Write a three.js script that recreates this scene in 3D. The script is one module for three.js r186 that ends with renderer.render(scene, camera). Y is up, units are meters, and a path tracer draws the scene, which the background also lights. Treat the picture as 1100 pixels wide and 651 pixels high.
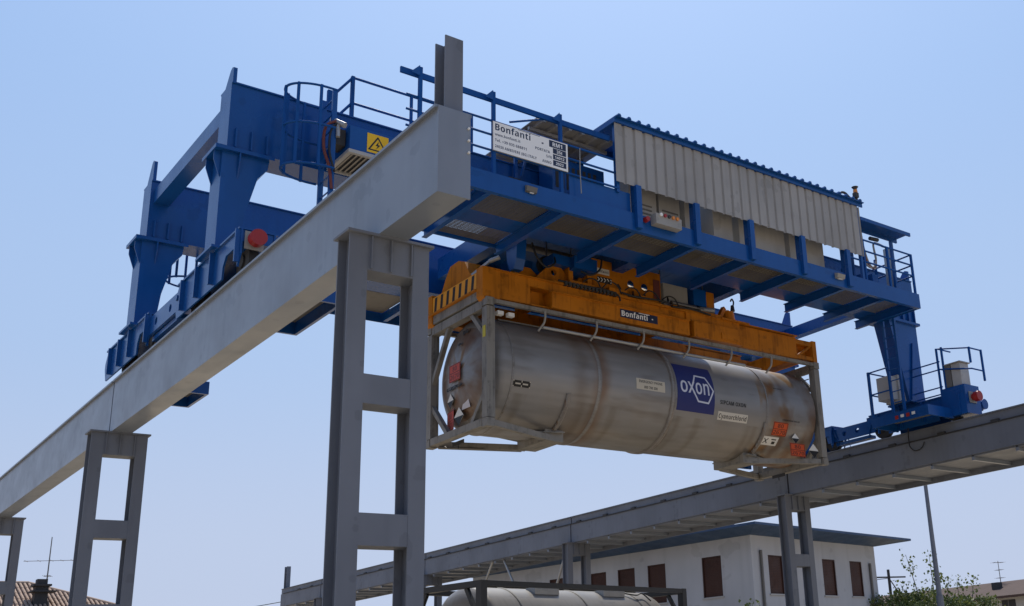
import * as THREE from 'three';
import { mergeGeometries } from 'three/addons/utils/BufferGeometryUtils.js';

// ------------------------------------------------------------------ camera, sky, sun, exposure
// Lengths in metres. Most coordinates below are given relative to the eye: y = 0 is eye height and the ground lies at y = -EYE.
const EYE = 1.65;
const scene = new THREE.Scene();
const D2R = Math.PI / 180;
const camera = new THREE.PerspectiveCamera(2 * Math.atan(349 / 1161.5) / D2R, 1454.6 / 698, 0.1, 900);
camera.position.set(0, EYE, 0);
camera.rotation.set(18.011 * D2R, -41.292 * D2R, -3.356 * D2R, 'YXZ');
camera.setViewOffset(1454.6, 698, 0, 0, 1100, 651);
camera.updateProjectionMatrix();

const SUN = new THREE.Vector3(0.34, 0.84, -0.42).normalize();
{
  const W = 512, H = 256, data = new Float32Array(W * H * 4);
  const lin = (c) => c.map((v) => Math.pow((v / 255 + 0.055) / 1.055, 2.4));
  const stops = [[0, lin([199, 210, 234])], [7, lin([193, 208, 236])], [17, lin([173, 199, 237])], [30, lin([157, 189, 235])], [50, lin([138, 173, 230])], [90, lin([116, 155, 218])]];
  for (let j = 0; j < H; j++) {
    const el = ((j + 0.5) / H - 0.5) * Math.PI, deg = Math.max(0, el / D2R);
    let k = 0; while (k < stops.length - 2 && deg > stops[k + 1][0]) k++;
    const t = Math.min(1, Math.max(0, (deg - stops[k][0]) / (stops[k + 1][0] - stops[k][0]))), s = t * t * (3 - 2 * t) * 0.4 + t * 0.6;
    for (let i = 0; i < W; i++) {
      const az = ((i + 0.5) / W - 0.5) * 2 * Math.PI;
      const d = Math.max(0, Math.cos(el) * Math.cos(az) * SUN.x + Math.sin(el) * SUN.y + Math.cos(el) * Math.sin(az) * SUN.z);
      const dd = Math.cos(el) * Math.cos(az) * SUN.x + Math.sin(el) * SUN.y + Math.cos(el) * Math.sin(az) * SUN.z;
      const glow = 0.32 * Math.pow(d, 12), air = 0.767 + 0.33 * dd;     // clear air is brighter towards the sun, which stands high above the frame
      const o = (j * W + i) * 4;
      for (let c = 0; c < 3; c++) data[o + c] = (stops[k][1][c] * (1 - s) + stops[k + 1][1][c] * s) * air + glow * [1, 0.96, 0.88][c];
      data[o + 3] = 1;
    }
  }
  const sky = new THREE.DataTexture(data, W, H, THREE.RGBAFormat, THREE.FloatType);
  sky.mapping = THREE.EquirectangularReflectionMapping; sky.magFilter = THREE.LinearFilter; sky.needsUpdate = true;
  scene.background = sky; scene.environment = sky;
}
const sun = new THREE.DirectionalLight(new THREE.Color().setRGB(1, 0.94, 0.84), 4.8);
sun.position.set(15 + SUN.x * 120, SUN.y * 120, -25 + SUN.z * 120); sun.target.position.set(15, 0, -25);
sun.castShadow = true; sun.shadow.mapSize.set(4096, 4096);
Object.assign(sun.shadow.camera, { left: -60, right: 60, top: 60, bottom: -60, near: 1, far: 300 });
scene.add(sun, sun.target);
const renderer = new THREE.WebGLRenderer({ antialias: true });
renderer.toneMapping = THREE.LinearToneMapping; renderer.toneMappingExposure = 1;
renderer.shadowMap.enabled = true;

// ------------------------------------------------------------------ helpers
let seed = 7;
const rnd = () => { seed = (seed * 1664525 + 1013904223) >>> 0; return seed / 4294967296; };
const rr = (a, b) => a + (b - a) * rnd();
const used = {};
function numbered(n) { used[n] = (used[n] ?? -1) + 1; return used[n] ? n + '_' + String(used[n]).padStart(3, '0') : n; }
const baseOf = new WeakMap();
function thing(name, label, category, base, group, turn) {           // base: relative to the eye; turn: given for things drawn in their own frame
  const o = new THREE.Group(); o.name = numbered(name); scene.add(o);
  o.position.set(base[0], base[1] + EYE, base[2]);
  baseOf.set(o, turn === undefined ? [base[0], base[1], base[2]] : [0, 0, 0]);
  if (turn !== undefined) o.rotation.y = turn;
  o.userData = { label, category }; if (group) o.userData.group = group;
  return o;
}
function boxUV(g) {
  const p = g.attributes.position, n = g.attributes.normal, uv = new Float32Array(p.count * 2);
  for (let i = 0; i < p.count; i++) {
    const x = p.getX(i), y = p.getY(i), z = p.getZ(i), a = Math.abs(n.getX(i)), b = Math.abs(n.getY(i)), c = Math.abs(n.getZ(i));
    const [u, v] = a > b && a > c ? [z, y] : b > c ? [x, z] : [x, y];
    uv[2 * i] = u; uv[2 * i + 1] = v;
  }
  g.setAttribute('uv', new THREE.BufferAttribute(uv, 2)); return g;
}
function join(geos, keepUV) {
  const gs = [].concat(geos).map((g) => {
    const q = g.index ? g.toNonIndexed() : g;
    for (const k of Object.keys(q.attributes)) if (!['position', 'normal', 'uv'].includes(k)) q.deleteAttribute(k);
    return q;
  });
  const g = gs.length > 1 ? mergeGeometries(gs) : gs[0];
  return keepUV ? g : boxUV(g);
}
function part(name, geos, mat, parent, opt = {}) {
  const g = join(geos, opt.uv), b = baseOf.get(parent);
  g.translate(-b[0], -b[1], -b[2]);
  const m = new THREE.Mesh(g, mat); m.name = name; m.castShadow = m.receiveShadow = true;
  if (opt.label) m.userData.label = opt.label;
  parent.add(m); baseOf.set(m, b); return m;
}
const parts = (name, geos, mat, parent, opt) => [].concat(geos).map((g) => part(name, [g], mat, parent, opt));
const V = (p) => new THREE.Vector3(p[0], p[1], p[2]);
function bx(x0, x1, y0, y1, z0, z1) {
  const g = new THREE.BoxGeometry(Math.abs(x1 - x0), Math.abs(y1 - y0), Math.abs(z1 - z0));
  g.translate((x0 + x1) / 2, (y0 + y1) / 2, (z0 + z1) / 2); return g;
}
function bar(a, b, w, h = w) {                                        // rectangular bar from a to b, w wide, h high
  const A = V(a), B = V(b), d = B.clone().sub(A), L = d.length(); d.normalize();
  const up = Math.abs(d.y) > 0.97 ? new THREE.Vector3(1, 0, 0) : new THREE.Vector3(0, 1, 0);
  const s = new THREE.Vector3().crossVectors(d, up).normalize(), u = new THREE.Vector3().crossVectors(s, d);
  const g = new THREE.BoxGeometry(L, h, w);
  g.applyMatrix4(new THREE.Matrix4().makeBasis(d, u, s).setPosition(A.add(B).multiplyScalar(0.5))); return g;
}
function rod(a, b, r, r2 = r, seg = 8) {
  const A = V(a), B = V(b), d = B.clone().sub(A), L = d.length();
  const g = new THREE.CylinderGeometry(r2, r, L, seg);
  g.applyQuaternion(new THREE.Quaternion().setFromUnitVectors(new THREE.Vector3(0, 1, 0), d.normalize()));
  const m = A.add(B).multiplyScalar(0.5); g.translate(m.x, m.y, m.z); return g;
}
function pipe(pts, r, seg = 24, closed = false, sides = 6) { return new THREE.TubeGeometry(new THREE.CatmullRomCurve3(pts.map(V), closed, 'centripetal'), seg, r, sides, closed); }
function prism(poly, d, holes = []) {
  const s = new THREE.Shape(poly.map(([a, b]) => new THREE.Vector2(a, b)));
  for (const h of holes) s.holes.push(h.isPath ? h : new THREE.Path(h.map(([a, b]) => new THREE.Vector2(a, b))));
  return new THREE.ExtrudeGeometry(s, { depth: d, bevelEnabled: false, curveSegments: 16 });
}
const prismZ = (poly, z0, z1, holes) => { const g = prism(poly, z1 - z0, holes); g.translate(0, 0, z0); return g; };          // poly [x, y]
const prismX = (poly, x0, x1, holes) => { const g = prism(poly, x1 - x0, holes); g.rotateY(-Math.PI / 2); g.scale(1, 1, 1); g.translate(x1, 0, 0); return g; };   // poly [z, y]
const circ = (x, y, r) => { const p = new THREE.Path(); p.absarc(x, y, r, 0, Math.PI * 2, true); p.isPath = true; return p; };
function quad(x0, x1, y0, y1, z) { const g = new THREE.PlaneGeometry(x1 - x0, y1 - y0); g.translate((x0 + x1) / 2, (y0 + y1) / 2, z); return g; }   // faces +z

// ------------------------------------------------------------------ textures and materials
function lattice(n, sd) { const a = new Float32Array(n * n); let s = sd * 7919 + 13; for (let i = 0; i < n * n; i++) { s = (s * 1664525 + 1013904223) >>> 0; a[i] = s / 4294967296; } return a; }
function noise(n, sd) {
  const a = lattice(n, sd);
  return (u, v) => {                                                   // u, v in 0..1, tiles
    let x = u * n, y = v * n; const i = Math.floor(x), j = Math.floor(y); x -= i; y -= j;
    const q = (k, l) => a[(((l % n) + n) % n) * n + (((k % n) + n) % n)];
    const sx = x * x * (3 - 2 * x), sy = y * y * (3 - 2 * y);
    return (q(i, j) * (1 - sx) + q(i + 1, j) * sx) * (1 - sy) + (q(i, j + 1) * (1 - sx) + q(i + 1, j + 1) * sx) * sy;
  };
}
function fbm(n, sd, oct = 4) { const f = []; for (let k = 0; k < oct; k++) f.push(noise(n << k, sd + k)); return (u, v) => { let s = 0, w = 0.5, t = 0; for (const g of f) { s += w * g(u, v); t += w; w *= 0.5; } return s / t; }; }
function dataTex(w, h, fn, srgb = true) {
  const d = new Uint8Array(w * h * 4);
  for (let j = 0; j < h; j++) for (let i = 0; i < w; i++) { const c = fn(i / w, j / h); const o = (j * w + i) * 4; for (let k = 0; k < 3; k++) d[o + k] = Math.max(0, Math.min(255, c[k] * 255)); d[o + 3] = 255; }
  const t = new THREE.DataTexture(d, w, h); t.wrapS = t.wrapT = THREE.RepeatWrapping; t.magFilter = THREE.LinearFilter; t.minFilter = THREE.LinearMipmapLinearFilter; t.generateMipmaps = true;
  if (srgb) t.colorSpace = THREE.SRGBColorSpace; t.needsUpdate = true; return t;
}
function canvasTex(w, h, draw) {
  const c = document.createElement('canvas'); c.width = w; c.height = h; const g = c.getContext('2d'); draw(g, w, h);
  const t = new THREE.CanvasTexture(c); t.colorSpace = THREE.SRGBColorSpace; t.anisotropy = 8; return t;
}
const gA = fbm(4, 11), gB = fbm(16, 31, 3), gS = noise(64, 77), gC = fbm(5, 51);
// paint: faint blotches, rain streaks, specks of dirt
const paintTex = dataTex(512, 512, (u, v) => {
  const st = Math.pow(noiseS(u, v), 3), m = 0.90 + 0.12 * gA(u, v) - 0.05 * st - 0.04 * gB(u, v); const sp = gB(v, u) > 0.74 ? -0.05 : 0; const k = m + sp; return [k, k * 0.995, k * 0.985];
});
function noiseS(u, v) { return gS(u, v * 0.0625) * 0.7 + gS(u * 0.5, v * 0.03125 + 0.3) * 0.3; }
const roughTex = dataTex(256, 256, (u, v) => { const r = 0.55 + 0.5 * gA(v, u) * gC(u, v) + 0.2 * gB(u, v); return [r, r, r]; }, false);
const rep = (t, a, b = a) => { const c = t.clone(); c.repeat.set(a, b); c.needsUpdate = true; return c; };
const gritTex = dataTex(512, 512, (u, v) => { const a = gA(u * 2, v), b = gB(v, u), st = noiseS(u, v); let k = 0.93 + 0.1 * gC(u, v); k -= Math.max(0, a - 0.6) * 0.8 + Math.max(0, b - 0.66) * 0.8 + Math.max(0, st - 0.62) * 0.4; return [k, k * 0.985, k * 0.96]; });   // greasy smears and rust runs on the lifting gear
const L = (r, g, b) => new THREE.Color().setRGB(r, g, b);
const pT = rep(paintTex, 0.22), rT = rep(roughTex, 0.4);
const std = (c, o = {}) => new THREE.MeshStandardMaterial({ color: c, roughness: 0.6, ...o });
const painted = (c, rough = 0.5, o = {}) => new THREE.MeshPhysicalMaterial({ color: c, map: pT, roughness: rough, roughnessMap: rT, specularIntensity: 0.5, ...o });
const M = {
  beam: painted(L(0.215, 0.25, 0.315), 0.45, { specularIntensity: 0.9 }),
  column: painted(L(0.17, 0.19, 0.235), 0.7),
  blue: painted(L(0.007, 0.08, 0.315), 0.32, { specularIntensity: 0.6 }),
  blueRail: painted(L(0.007, 0.08, 0.315), 0.8, { specularIntensity: 0.3 }),
  plate: std(L(0.16, 0.155, 0.15), { roughness: 0.7, map: pT }),
  orange: painted(L(0.48, 0.168, 0.01), 0.6, { specularIntensity: 0.3, map: rep(gritTex, 0.45) }),
  clad: painted(L(0.35, 0.345, 0.34), 0.7),
  cabinet: painted(L(0.43, 0.435, 0.44), 0.65),
  lightGrey: painted(L(0.34, 0.335, 0.32), 0.6),
  frame: painted(L(0.24, 0.237, 0.23), 0.8, { map: rep(gritTex, 0.6) }),
  galv: std(L(0.42, 0.43, 0.44), { metalness: 0.5, roughness: 0.5, map: pT }),
  grate: std(L(0.15, 0.135, 0.12), { roughness: 0.8, map: rep(paintTex, 1.3, 1.3) }),
  steel: std(L(0.20, 0.19, 0.18), { metalness: 0.8, roughness: 0.45 }),
  black: std(L(0.012, 0.012, 0.013), { roughness: 0.6 }),
  dark: std(L(0.03, 0.03, 0.032), { roughness: 0.7 }),
  red: std(L(0.3, 0.012, 0.01), { roughness: 0.45 }),
  redHose: std(L(0.13, 0.03, 0.025), { roughness: 0.6 }),
  white: std(L(0.7, 0.7, 0.68), { roughness: 0.6 }),
  amber: std(L(0.6, 0.2, 0.02), { roughness: 0.35 }),
  lens: std(L(0.75, 0.74, 0.7), { roughness: 0.2 }),
};

// ------------------------------------------------------------------ ground
{
  const t = dataTex(512, 512, (u, v) => { const k = 0.80 + 0.16 * gA(u, v) + 0.10 * gB(u, v) - 0.03 * gS(u, v); return [k, k * 0.985, k * 0.95]; });
  const m = std(L(0.53, 0.43, 0.31), { map: rep(t, 0.07), roughness: 0.95 });
  const g = new THREE.PlaneGeometry(700, 700); g.rotateX(-Math.PI / 2); boxUV(g);
  const o = new THREE.Mesh(g, m); o.name = 'ground'; o.receiveShadow = true; o.userData = { kind: 'structure', label: 'pale concrete yard floor under the crane', category: 'ground' }; scene.add(o);
}

// ------------------------------------------------------------------ runways
function hPost(x0, x1, z0, z1, y0, y1, t = 0.02) {                     // H section with flanges at z0 and z1
  const xm = (x0 + x1) / 2;
  return [bx(x0, x1, y0, y1, z0, z0 + t), bx(x0, x1, y0, y1, z1 - t, z1), bx(xm - t / 2, xm + t / 2, y0, y1, z0 + t, z1 - t)];
}
{ // the runway whose end stands over the column in front
  const r = thing('runway_beam', 'pale grey box runway beam ending above the tall ladder column', 'crane runway', [5.15, 4.98, -34]);
  const zs = [-9.34, -22.1, -33.25, -44.4, -55.5, -60];
  for (let i = 0; i < zs.length - 1; i++) {
    const a = zs[i + 1] + 0.03, b = zs[i] - (i ? 0.03 : 0);
    part('beam_segment', [bx(4.975, 5.335, 4.98, 5.965, a, b)], M.beam, r);
    part('top_flange', [bx(4.93, 5.38, 5.965, 6.0, a, b)], M.beam, r);
    if (i) part('splice_plate', [bx(5.0, 5.31, 5.0, 5.955, zs[i] - 0.03, zs[i] + 0.03)], M.column, r);
  }
  part('rail', [bx(5.12, 5.19, 6.0, 6.05, -60, -9.4)], M.steel, r);
  const ep = part('end_plate', [bx(4.962, 5.352, 4.965, 5.985, -9.34, -9.315)], M.beam, r);
  for (let k = 0; k < 3; k++) part('bolt', [rod([5.325, 5.8 - k * 0.145, -9.318], [5.325, 5.8 - k * 0.145, -9.295], 0.014)], M.white, ep);
  part('stop_post', hPost(5.07, 5.29, -9.62, -9.38, 6.0, 6.93, 0.018), M.column, r);
}
{ // the far runway with its outer walkway
  const r = thing('runway_beam', 'grey runway beam with grating walkway behind it, carrying the crane end without red buffer plate hidden', 'crane runway', [22.5, 4.69, -34]);
  r.userData.label = 'grey runway beam with service walkway, in front of the white building';
  const zs = [-9.3, -21.0, -31.65, -42.4, -53.2, -58.4];
  for (let i = 0; i < zs.length - 1; i++) {
    const a = zs[i + 1] + 0.03, b = zs[i] - (i ? 0.03 : 0);
    part('beam_segment', [bx(22.25, 22.67, 4.69, 5.32, a, b), bx(22.285, 22.635, 5.32, 5.575, a, b)], M.column, r);
    part('top_flange', [bx(22.245, 22.675, 5.575, 5.6, a, b)], M.column, r);
    if (i) part('splice_plate', [bx(22.3, 22.62, 4.72, 5.56, zs[i] - 0.03, zs[i] + 0.03)], M.dark, r);
  }
  part('rail', [bx(22.42, 22.49, 5.6, 5.65, -58, -9.4)], M.steel, r);
  part('feed_cable', [bx(22.22, 22.262, 5.322, 5.352, -58, -9.3)], M.dark, r);
  for (let z = -11; z > -57; z -= 1.55) part('cable_clip', [bx(22.215, 22.28, 5.325, 5.40, z - 0.11, z + 0.11)], M.dark, r);
  part('walkway_channel', [bx(23.86, 23.92, 4.5, 4.72, -58.4, -9.3)], M.column, r);
  for (let z = -10; z > -58; z -= 1.22) {
    part('walkway_bracket', [bx(22.3, 23.86, 4.56, 4.645, z - 0.04, z + 0.04)], M.beam, r);
    part('walkway_panel', [bx(22.3, 23.86, 4.65, 4.686, z - 1.2, z - 0.02)], M.column, r);
  }
  part('brace', [rod([22.42, 4.66, -36.4], [22.42, -1.6, -31.9], 0.045)], M.galv, r);
  part('brace', [rod([22.42, 4.66, -37.2], [22.42, -1.6, -42.1], 0.045)], M.galv, r);
  part('brace', [rod([22.36, 4.5, -32.1], [22.36, -1.6, -35.6], 0.045)], M.galv, r);
  part('stop_post', hPost(22.35, 22.57, -58.3, -58.0, 5.6, 6.75, 0.018), M.column, r);
}
function column(x0, zf, top, label, group) {                           // battened column of two H posts
  const w = 0.98, x1 = x0 + w, d = 0.32, c = thing('runway_column', label, 'steel column', [x0 + w / 2, -EYE, zf - d / 2], group);
  for (const [a, b] of [[x0, x0 + 0.22], [x1 - 0.2, x1]]) part('post', hPost(a, b, zf - d, zf, -EYE + 0.03, top - 0.03), M.column, c);
  const lv = [[top - 0.44, top - 0.03], [top - 1.98, top - 1.65], [top - 3.5, top - 3.16], [top - 5.02, top - 4.69], [-EYE + 0.05, -EYE + 0.4]];
  for (const [a, b] of lv) {
    const q = part('batten', [bx(x0 + 0.22, x1 - 0.2, a, b, zf - 0.018, zf - 0.004), bx(x0 + 0.22, x1 - 0.2, a, b, zf - d + 0.004, zf - d + 0.018),
      bx(x0 + 0.12, x1 - 0.11, a, a + 0.014, zf - d + 0.021, zf - 0.021), bx(x0 + 0.12, x1 - 0.11, b - 0.014, b, zf - d + 0.021, zf - 0.021)], M.column, c);
    if (a === lv[0][0]) parts('stiffener', [0.26, 0.5, 0.75].map((k) => bx(x0 + k - 0.008, x0 + k + 0.008, a + 0.015, b - 0.004, zf - 0.004, zf + 0.03)), M.column, q);
  }
  part('cap_plate', [bx(x0 - 0.04, x1 + 0.04, top - 0.03, top, zf - d - 0.04, zf + 0.05)], M.column, c);
  part('base_plate', [bx(x0 - 0.1, x1 + 0.1, -EYE, -EYE + 0.03, zf - d - 0.1, zf + 0.1)], M.column, c);
}
column(4.65, -10.75, 4.98, 'tall grey ladder column under the end of the pale runway beam', null);
column(4.65, -21.95, 4.98, 'grey ladder column under the first splice of the pale runway beam', null);
column(4.65, -33.1, 4.98, 'grey ladder column beside the tiled roof with the chimney', null);
column(4.65, -44.25, 4.98, 'grey ladder column under the far stretch of the pale runway', null);
column(21.98, -20.9, 4.69, 'grey ladder column under the hanging tank, before the white building corner', null);
column(21.98, -31.5, 4.69, 'grey ladder column before the long side of the white building', null);
column(21.98, -42.2, 4.69, 'grey column of the far runway seen behind the tall ladder column', null);
column(21.98, -53.0, 4.69, 'grey ladder column close to the end post of the far runway', null);
column(21.98, -9.9, 4.69, 'grey ladder column of the far runway, close to the light pole', null);

// ------------------------------------------------------------------ the crane
const crane = thing('gantry_crane', 'blue travelling gantry crane with walkway, cladding and sign', 'crane', [13.8, 5.6, -18.75]);
const B = M.blue;
for (const z1 of [-16.3, -20.7]) {
  const gz = z1 - 0.5;
  const g = part('girder', [bx(4.93, 22.7, 8.5, 9.655, gz, z1), bx(4.93, 22.7, 9.655, 9.68, gz - 0.03, z1 + 0.03), bx(4.93, 22.7, 8.48, 8.5, gz - 0.03, z1 + 0.03)], B, crane);
  parts('stiffener', [5.05, 5.3, 5.55, 22.1, 22.35, 22.6].map((x) => bx(x - 0.012, x + 0.012, 8.5, 8.85, z1, z1 + 0.06)), B, g);
  const h = z1 > -17 ? 0.32 : 0.46;
  for (const x of [4.95, 22.62]) part('lug', [prismX([[gz + 0.08, 9.68], [z1 - 0.02, 9.68], [z1 - 0.02, 9.68 + h * 0.9], [z1 - 0.1, 9.68 + h], [z1 - 0.17, 9.68 + h * 0.92]], x, x + 0.06)], B, g);
}
part('tie_beam', [bx(5.0, 5.28, 9.2, 9.5, -20.7, -16.8)], B, crane);
part('tie_beam', [bx(22.36, 22.64, 9.2, 9.5, -20.7, -16.8)], B, crane);
for (const z1 of [-16.3, -20.7]) {
  const gz = z1 - 0.5;
  let q = part('leg', [prismZ([[4.87, 6.72], [5.22, 6.72], [5.29, 7.4], [5.45, 8.06], [5.6, 8.25], [5.62, 8.41], [4.87, 8.41]], gz, z1)], B, crane);
  part('head_flange', [bx(4.74, 5.68, 8.41, 8.475, gz - 0.1, z1 + 0.08)], B, q);
  parts('gusset', [prismZ([[4.87, 7.95], [4.87, 8.408], [4.76, 8.408], [4.76, 8.25]], gz + 0.05, gz + 0.07), prismZ([[4.87, 7.95], [4.87, 8.408], [4.76, 8.408], [4.76, 8.25]], z1 - 0.07, z1 - 0.05),
    prismX([[gz - 0.09, 8.408], [gz - 0.09, 8.25], [gz, 7.98], [gz, 8.408]], 4.9, 4.92), prismX([[z1 + 0.075, 8.408], [z1 + 0.075, 8.25], [z1, 7.98], [z1, 8.408]], 5.12, 5.14)], B, q);
  q = part('leg', [prismZ([[22.66, 6.3], [22.02, 6.3], [21.85, 7.1], [21.6, 8.2], [21.55, 8.41], [22.66, 8.41]], gz, z1)], B, crane);
  part('head_flange', [bx(21.45, 22.75, 8.41, 8.475, gz - 0.1, z1 + 0.08)], B, q);
  part('gusset', [prismZ([[22.05, 6.3], [22.62, 6.3], [22.36, 7.9]], z1, z1 + 0.05)], B, q);
}
// bogies
function bogie(x0, x1, y0, y1, z0, z1, wheels, xr, openings = wheels) {                   // z0 < z1
  const notch = (zw) => [[zw - 0.33, y0], [zw - 0.31, y0 + 0.2], [zw - 0.2, y0 + 0.34], [zw + 0.2, y0 + 0.34], [zw + 0.31, y0 + 0.2], [zw + 0.33, y0]];
  const poly = [[z0 + 0.12, y0]]; for (const w of [...openings].sort((a, b) => a - b)) poly.push(...notch(w));
  poly.push([z1 - 0.1, y0], [z1, y0 + 0.18], [z1, y1], [z0 + 0.14, y1], [z0, y1 - 0.2], [z0, y0 + 0.25]);
  const g = part('bogie', [prismX(poly, x0, x0 + 0.03), prismX(poly, x1 - 0.03, x1), bx(x0 - 0.03, x1 + 0.03, y1, y1 + 0.03, z0 + 0.14, z1), bx(x0 + 0.03, x1 - 0.03, y0 + 0.38, y1 - 0.003, z0 + 0.02, z1 - 0.02)], B, crane);
  parts('rib', [z0 + 0.45, (z0 + z1) / 2 - 0.35, (z0 + z1) / 2 + 0.35, z1 - 0.04].flatMap((z) => [bx(x0 - 0.07, x0, y0 + 0.05, y1, z - 0.02, z + 0.02)]), B, g);
  for (const w of wheels) part('wheel', [rod([xr - 0.07, y0 + 0.22, w], [xr + 0.07, y0 + 0.22, w], 0.27, 0.27, 28), rod([xr - 0.1, y0 + 0.22, w], [xr + 0.1, y0 + 0.22, w], 0.1, 0.1, 16)], M.dark, g);
  return g;
}
bogie(4.9, 5.42, 6.09, 6.66, -18.25, -15.2, [-15.62, -17.75], 5.16, [-15.62]);
bogie(4.9, 5.42, 6.09, 6.66, -22.65, -19.75, [-20.12, -21.9], 5.16, [-20.12]);
bogie(22.2, 22.72, 5.68, 6.24, -17.95, -14.9, [-15.3, -17.55], 22.45);
bogie(22.2, 22.72, 5.68, 6.24, -22.3, -19.1, [-19.3, -21.6], 22.45);
for (const z of [-16.55, -20.95]) { part('leg_foot', [bx(4.78, 5.4, 6.69, 6.73, z - 0.38, z + 0.38)], B, crane); part('leg_foot', [bx(21.9, 22.74, 6.27, 6.31, z - 0.38, z + 0.38)], B, crane); }
for (const s of [0, 1]) {                                              // links between the bogies
  const x = s ? 22.24 : 4.92, y = s ? 5.92 : 6.36, za = s ? -19.1 : -19.75, zb = s ? -17.95 : -18.25;
  const ln = part('bogie_link', [prismX([[za - 0.25, y - 0.1], [zb + 0.25, y - 0.1], [zb + 0.3, y + 0.12], [zb + 0.1, y + 0.24], [za - 0.1, y + 0.24], [za - 0.3, y + 0.1]], x, x + 0.06, [circ(za + 0.35, y + 0.07, 0.07), circ(zb - 0.35, y + 0.07, 0.07)]),
    bx(x + 0.06, x + 0.3, y - 0.02, y + 0.1, za - 0.02, zb + 0.02), bx(x + 0.06, x + 0.3, y - 0.2, y - 0.12, za - 0.02, zb + 0.02)], B, crane);
  part('pin', [rod([x - 0.05, y + 0.1, zb + 0.12], [x + 0.1, y + 0.1, zb + 0.12], 0.05, 0.05, 12), rod([x - 0.05, y + 0.1, za - 0.12], [x + 0.1, y + 0.1, za - 0.12], 0.05, 0.05, 12)], B, ln);
}
for (const [x, y, z] of [[5.1, 6.5, -15.2], [22.42, 6.1, -14.72]]) {  // red rubber buffers
  const bf = part('buffer', [rod([x, y, z], [x, y, z + 0.07], 0.085, 0.1, 24), rod([x, y, z + 0.07], [x, y, z + 0.2], 0.125, 0.125, 28)], M.red, crane);
  part('buffer_plate', [bx(x - 0.14, x + 0.14, y - 0.14, y + 0.14, z - 0.02, z)], M.lightGrey, bf);
}
part('drive_box', [bx(22.16, 22.76, 5.7, 6.42, -15.45, -14.75)], B, crane);
part('drive_motor', [rod([22.95, 6.0, -15.3], [22.95, 6.0, -14.75], 0.13, 0.13, 18), bx(22.76, 22.98, 5.85, 6.15, -15.1, -14.85)], B, crane);
// low platforms inside the runways
function lowPlatform(x0, x1, y, z0, z1, inner) {
  const p = part('low_platform', [bx(x0, x1, y - 0.25, y, z0, z0 + 0.05), bx(x0, x1, y - 0.25, y, z1 - 0.05, z1), bx(inner, inner + 0.05, y - 0.25, y, z0 + 0.05, z1 - 0.05)], B, crane);
  part('grating', [bx(x0 + 0.06, x1 - 0.06, y - 0.05, y - 0.02, z0 + 0.06, z1 - 0.06)], M.plate, p);
  return p;
}
lowPlatform(5.42, 6.42, 5.93, -16.8, -15.0, 6.37); lowPlatform(5.42, 6.42, 5.93, -22.3, -21.1, 6.37);
const fp = lowPlatform(21.2, 22.2, 5.9, -16.95, -15.2, 21.2); lowPlatform(21.2, 22.2, 5.9, -22.4, -20.6, 21.2);
{ const stick = ['red', 'white', 'red', 'white'];
  stick.forEach((c, i) => part('sticker', [bx(21.192, 21.198, 5.72 + (i % 2) * 0.02, 5.81, -16.2 + i * 0.17, -16.1 + i * 0.17)], M[c], fp)); }
// fittings of the far carriage
{
  const posts = [[21.22, 5.9, -16.9, 7.1], [21.22, 5.9, -16.25, 8.35], [21.22, 5.9, -15.9, 8.35]];
  for (const [x, y, z, t] of posts) part('ladder_stile', [bx(x - 0.03, x + 0.03, y, t, z - 0.03, z + 0.03)], B, crane);
  parts('ladder_rung', Array.from({ length: 8 }, (_, i) => rod([21.22, 6.15 + i * 0.28, -16.25], [21.22, 6.15 + i * 0.28, -15.9], 0.014)), B, crane);
  parts('platform_rail', [rod([21.22, 7.08, -16.9], [21.22, 7.08, -16.25], 0.02), rod([21.22, 6.5, -16.9], [21.22, 6.5, -16.25], 0.02), rod([21.22, 7.08, -16.9], [22.1, 7.08, -16.9], 0.02), rod([21.22, 6.5, -16.9], [22.1, 6.5, -16.9], 0.02)], M.blueRail, crane);
  for (const [a, b, c, d, e, f] of [[21.45, 21.75, 6.35, 6.95, -16.85, -16.45], [21.75, 22.05, 6.3, 7.0, -16.85, -16.4]]) part('junction_box', [bx(a, b, c, d, e, f)], M.cabinet, crane);
  const cb = part('control_cabinet', [bx(22.22, 22.58, 6.44, 7.0, -15.1, -14.84)], M.cabinet, crane);
  part('cabinet_back', [bx(22.2, 22.62, 6.44, 7.0, -15.3, -15.12)], M.plate, cb);
  part('cabinet_hood', [bx(22.18, 22.62, 7.005, 7.03, -15.3, -14.8)], M.lightGrey, cb);
  const rp = (x, z, y0, y1) => bx(x - 0.022, x + 0.022, y0, y1, z - 0.022, z + 0.022);
  parts('rail_post', [rp(22.2, -15.45, 5.95, 7.5), rp(22.2, -15.3, 5.95, 7.5), rp(22.7, -14.5, 6.5, 7.3), rp(22.2, -14.5, 6.9, 7.3)], M.blueRail, crane);
  for (const y of [7.48, 6.95]) part('hand_rail', [rod([22.2, y, -15.4], [22.2, y - 0.2, -14.5], 0.02), rod([22.2, y - 0.2, -14.5], [22.7, y - 0.2, -14.5], 0.02), rod([22.2, y, -15.4], [22.72, y, -15.4], 0.02)], M.blueRail, crane);
  for (const y of [6.32, 6.5, 6.95, 7.15]) part('hand_rail', [rod([22.2, y, -16.3], [22.2, y, -15.4], 0.018)], M.blueRail, crane);
  part('hanging_cable', [pipe([[22.2, 5.7, -16.6], [22.19, 5.45, -16.62], [22.19, 5.2, -16.6], [22.19, 5.08, -16.45], [22.19, 5.12, -16.25], [22.19, 5.25, -16.15]], 0.014, 30)], M.black, crane);
}
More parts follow.
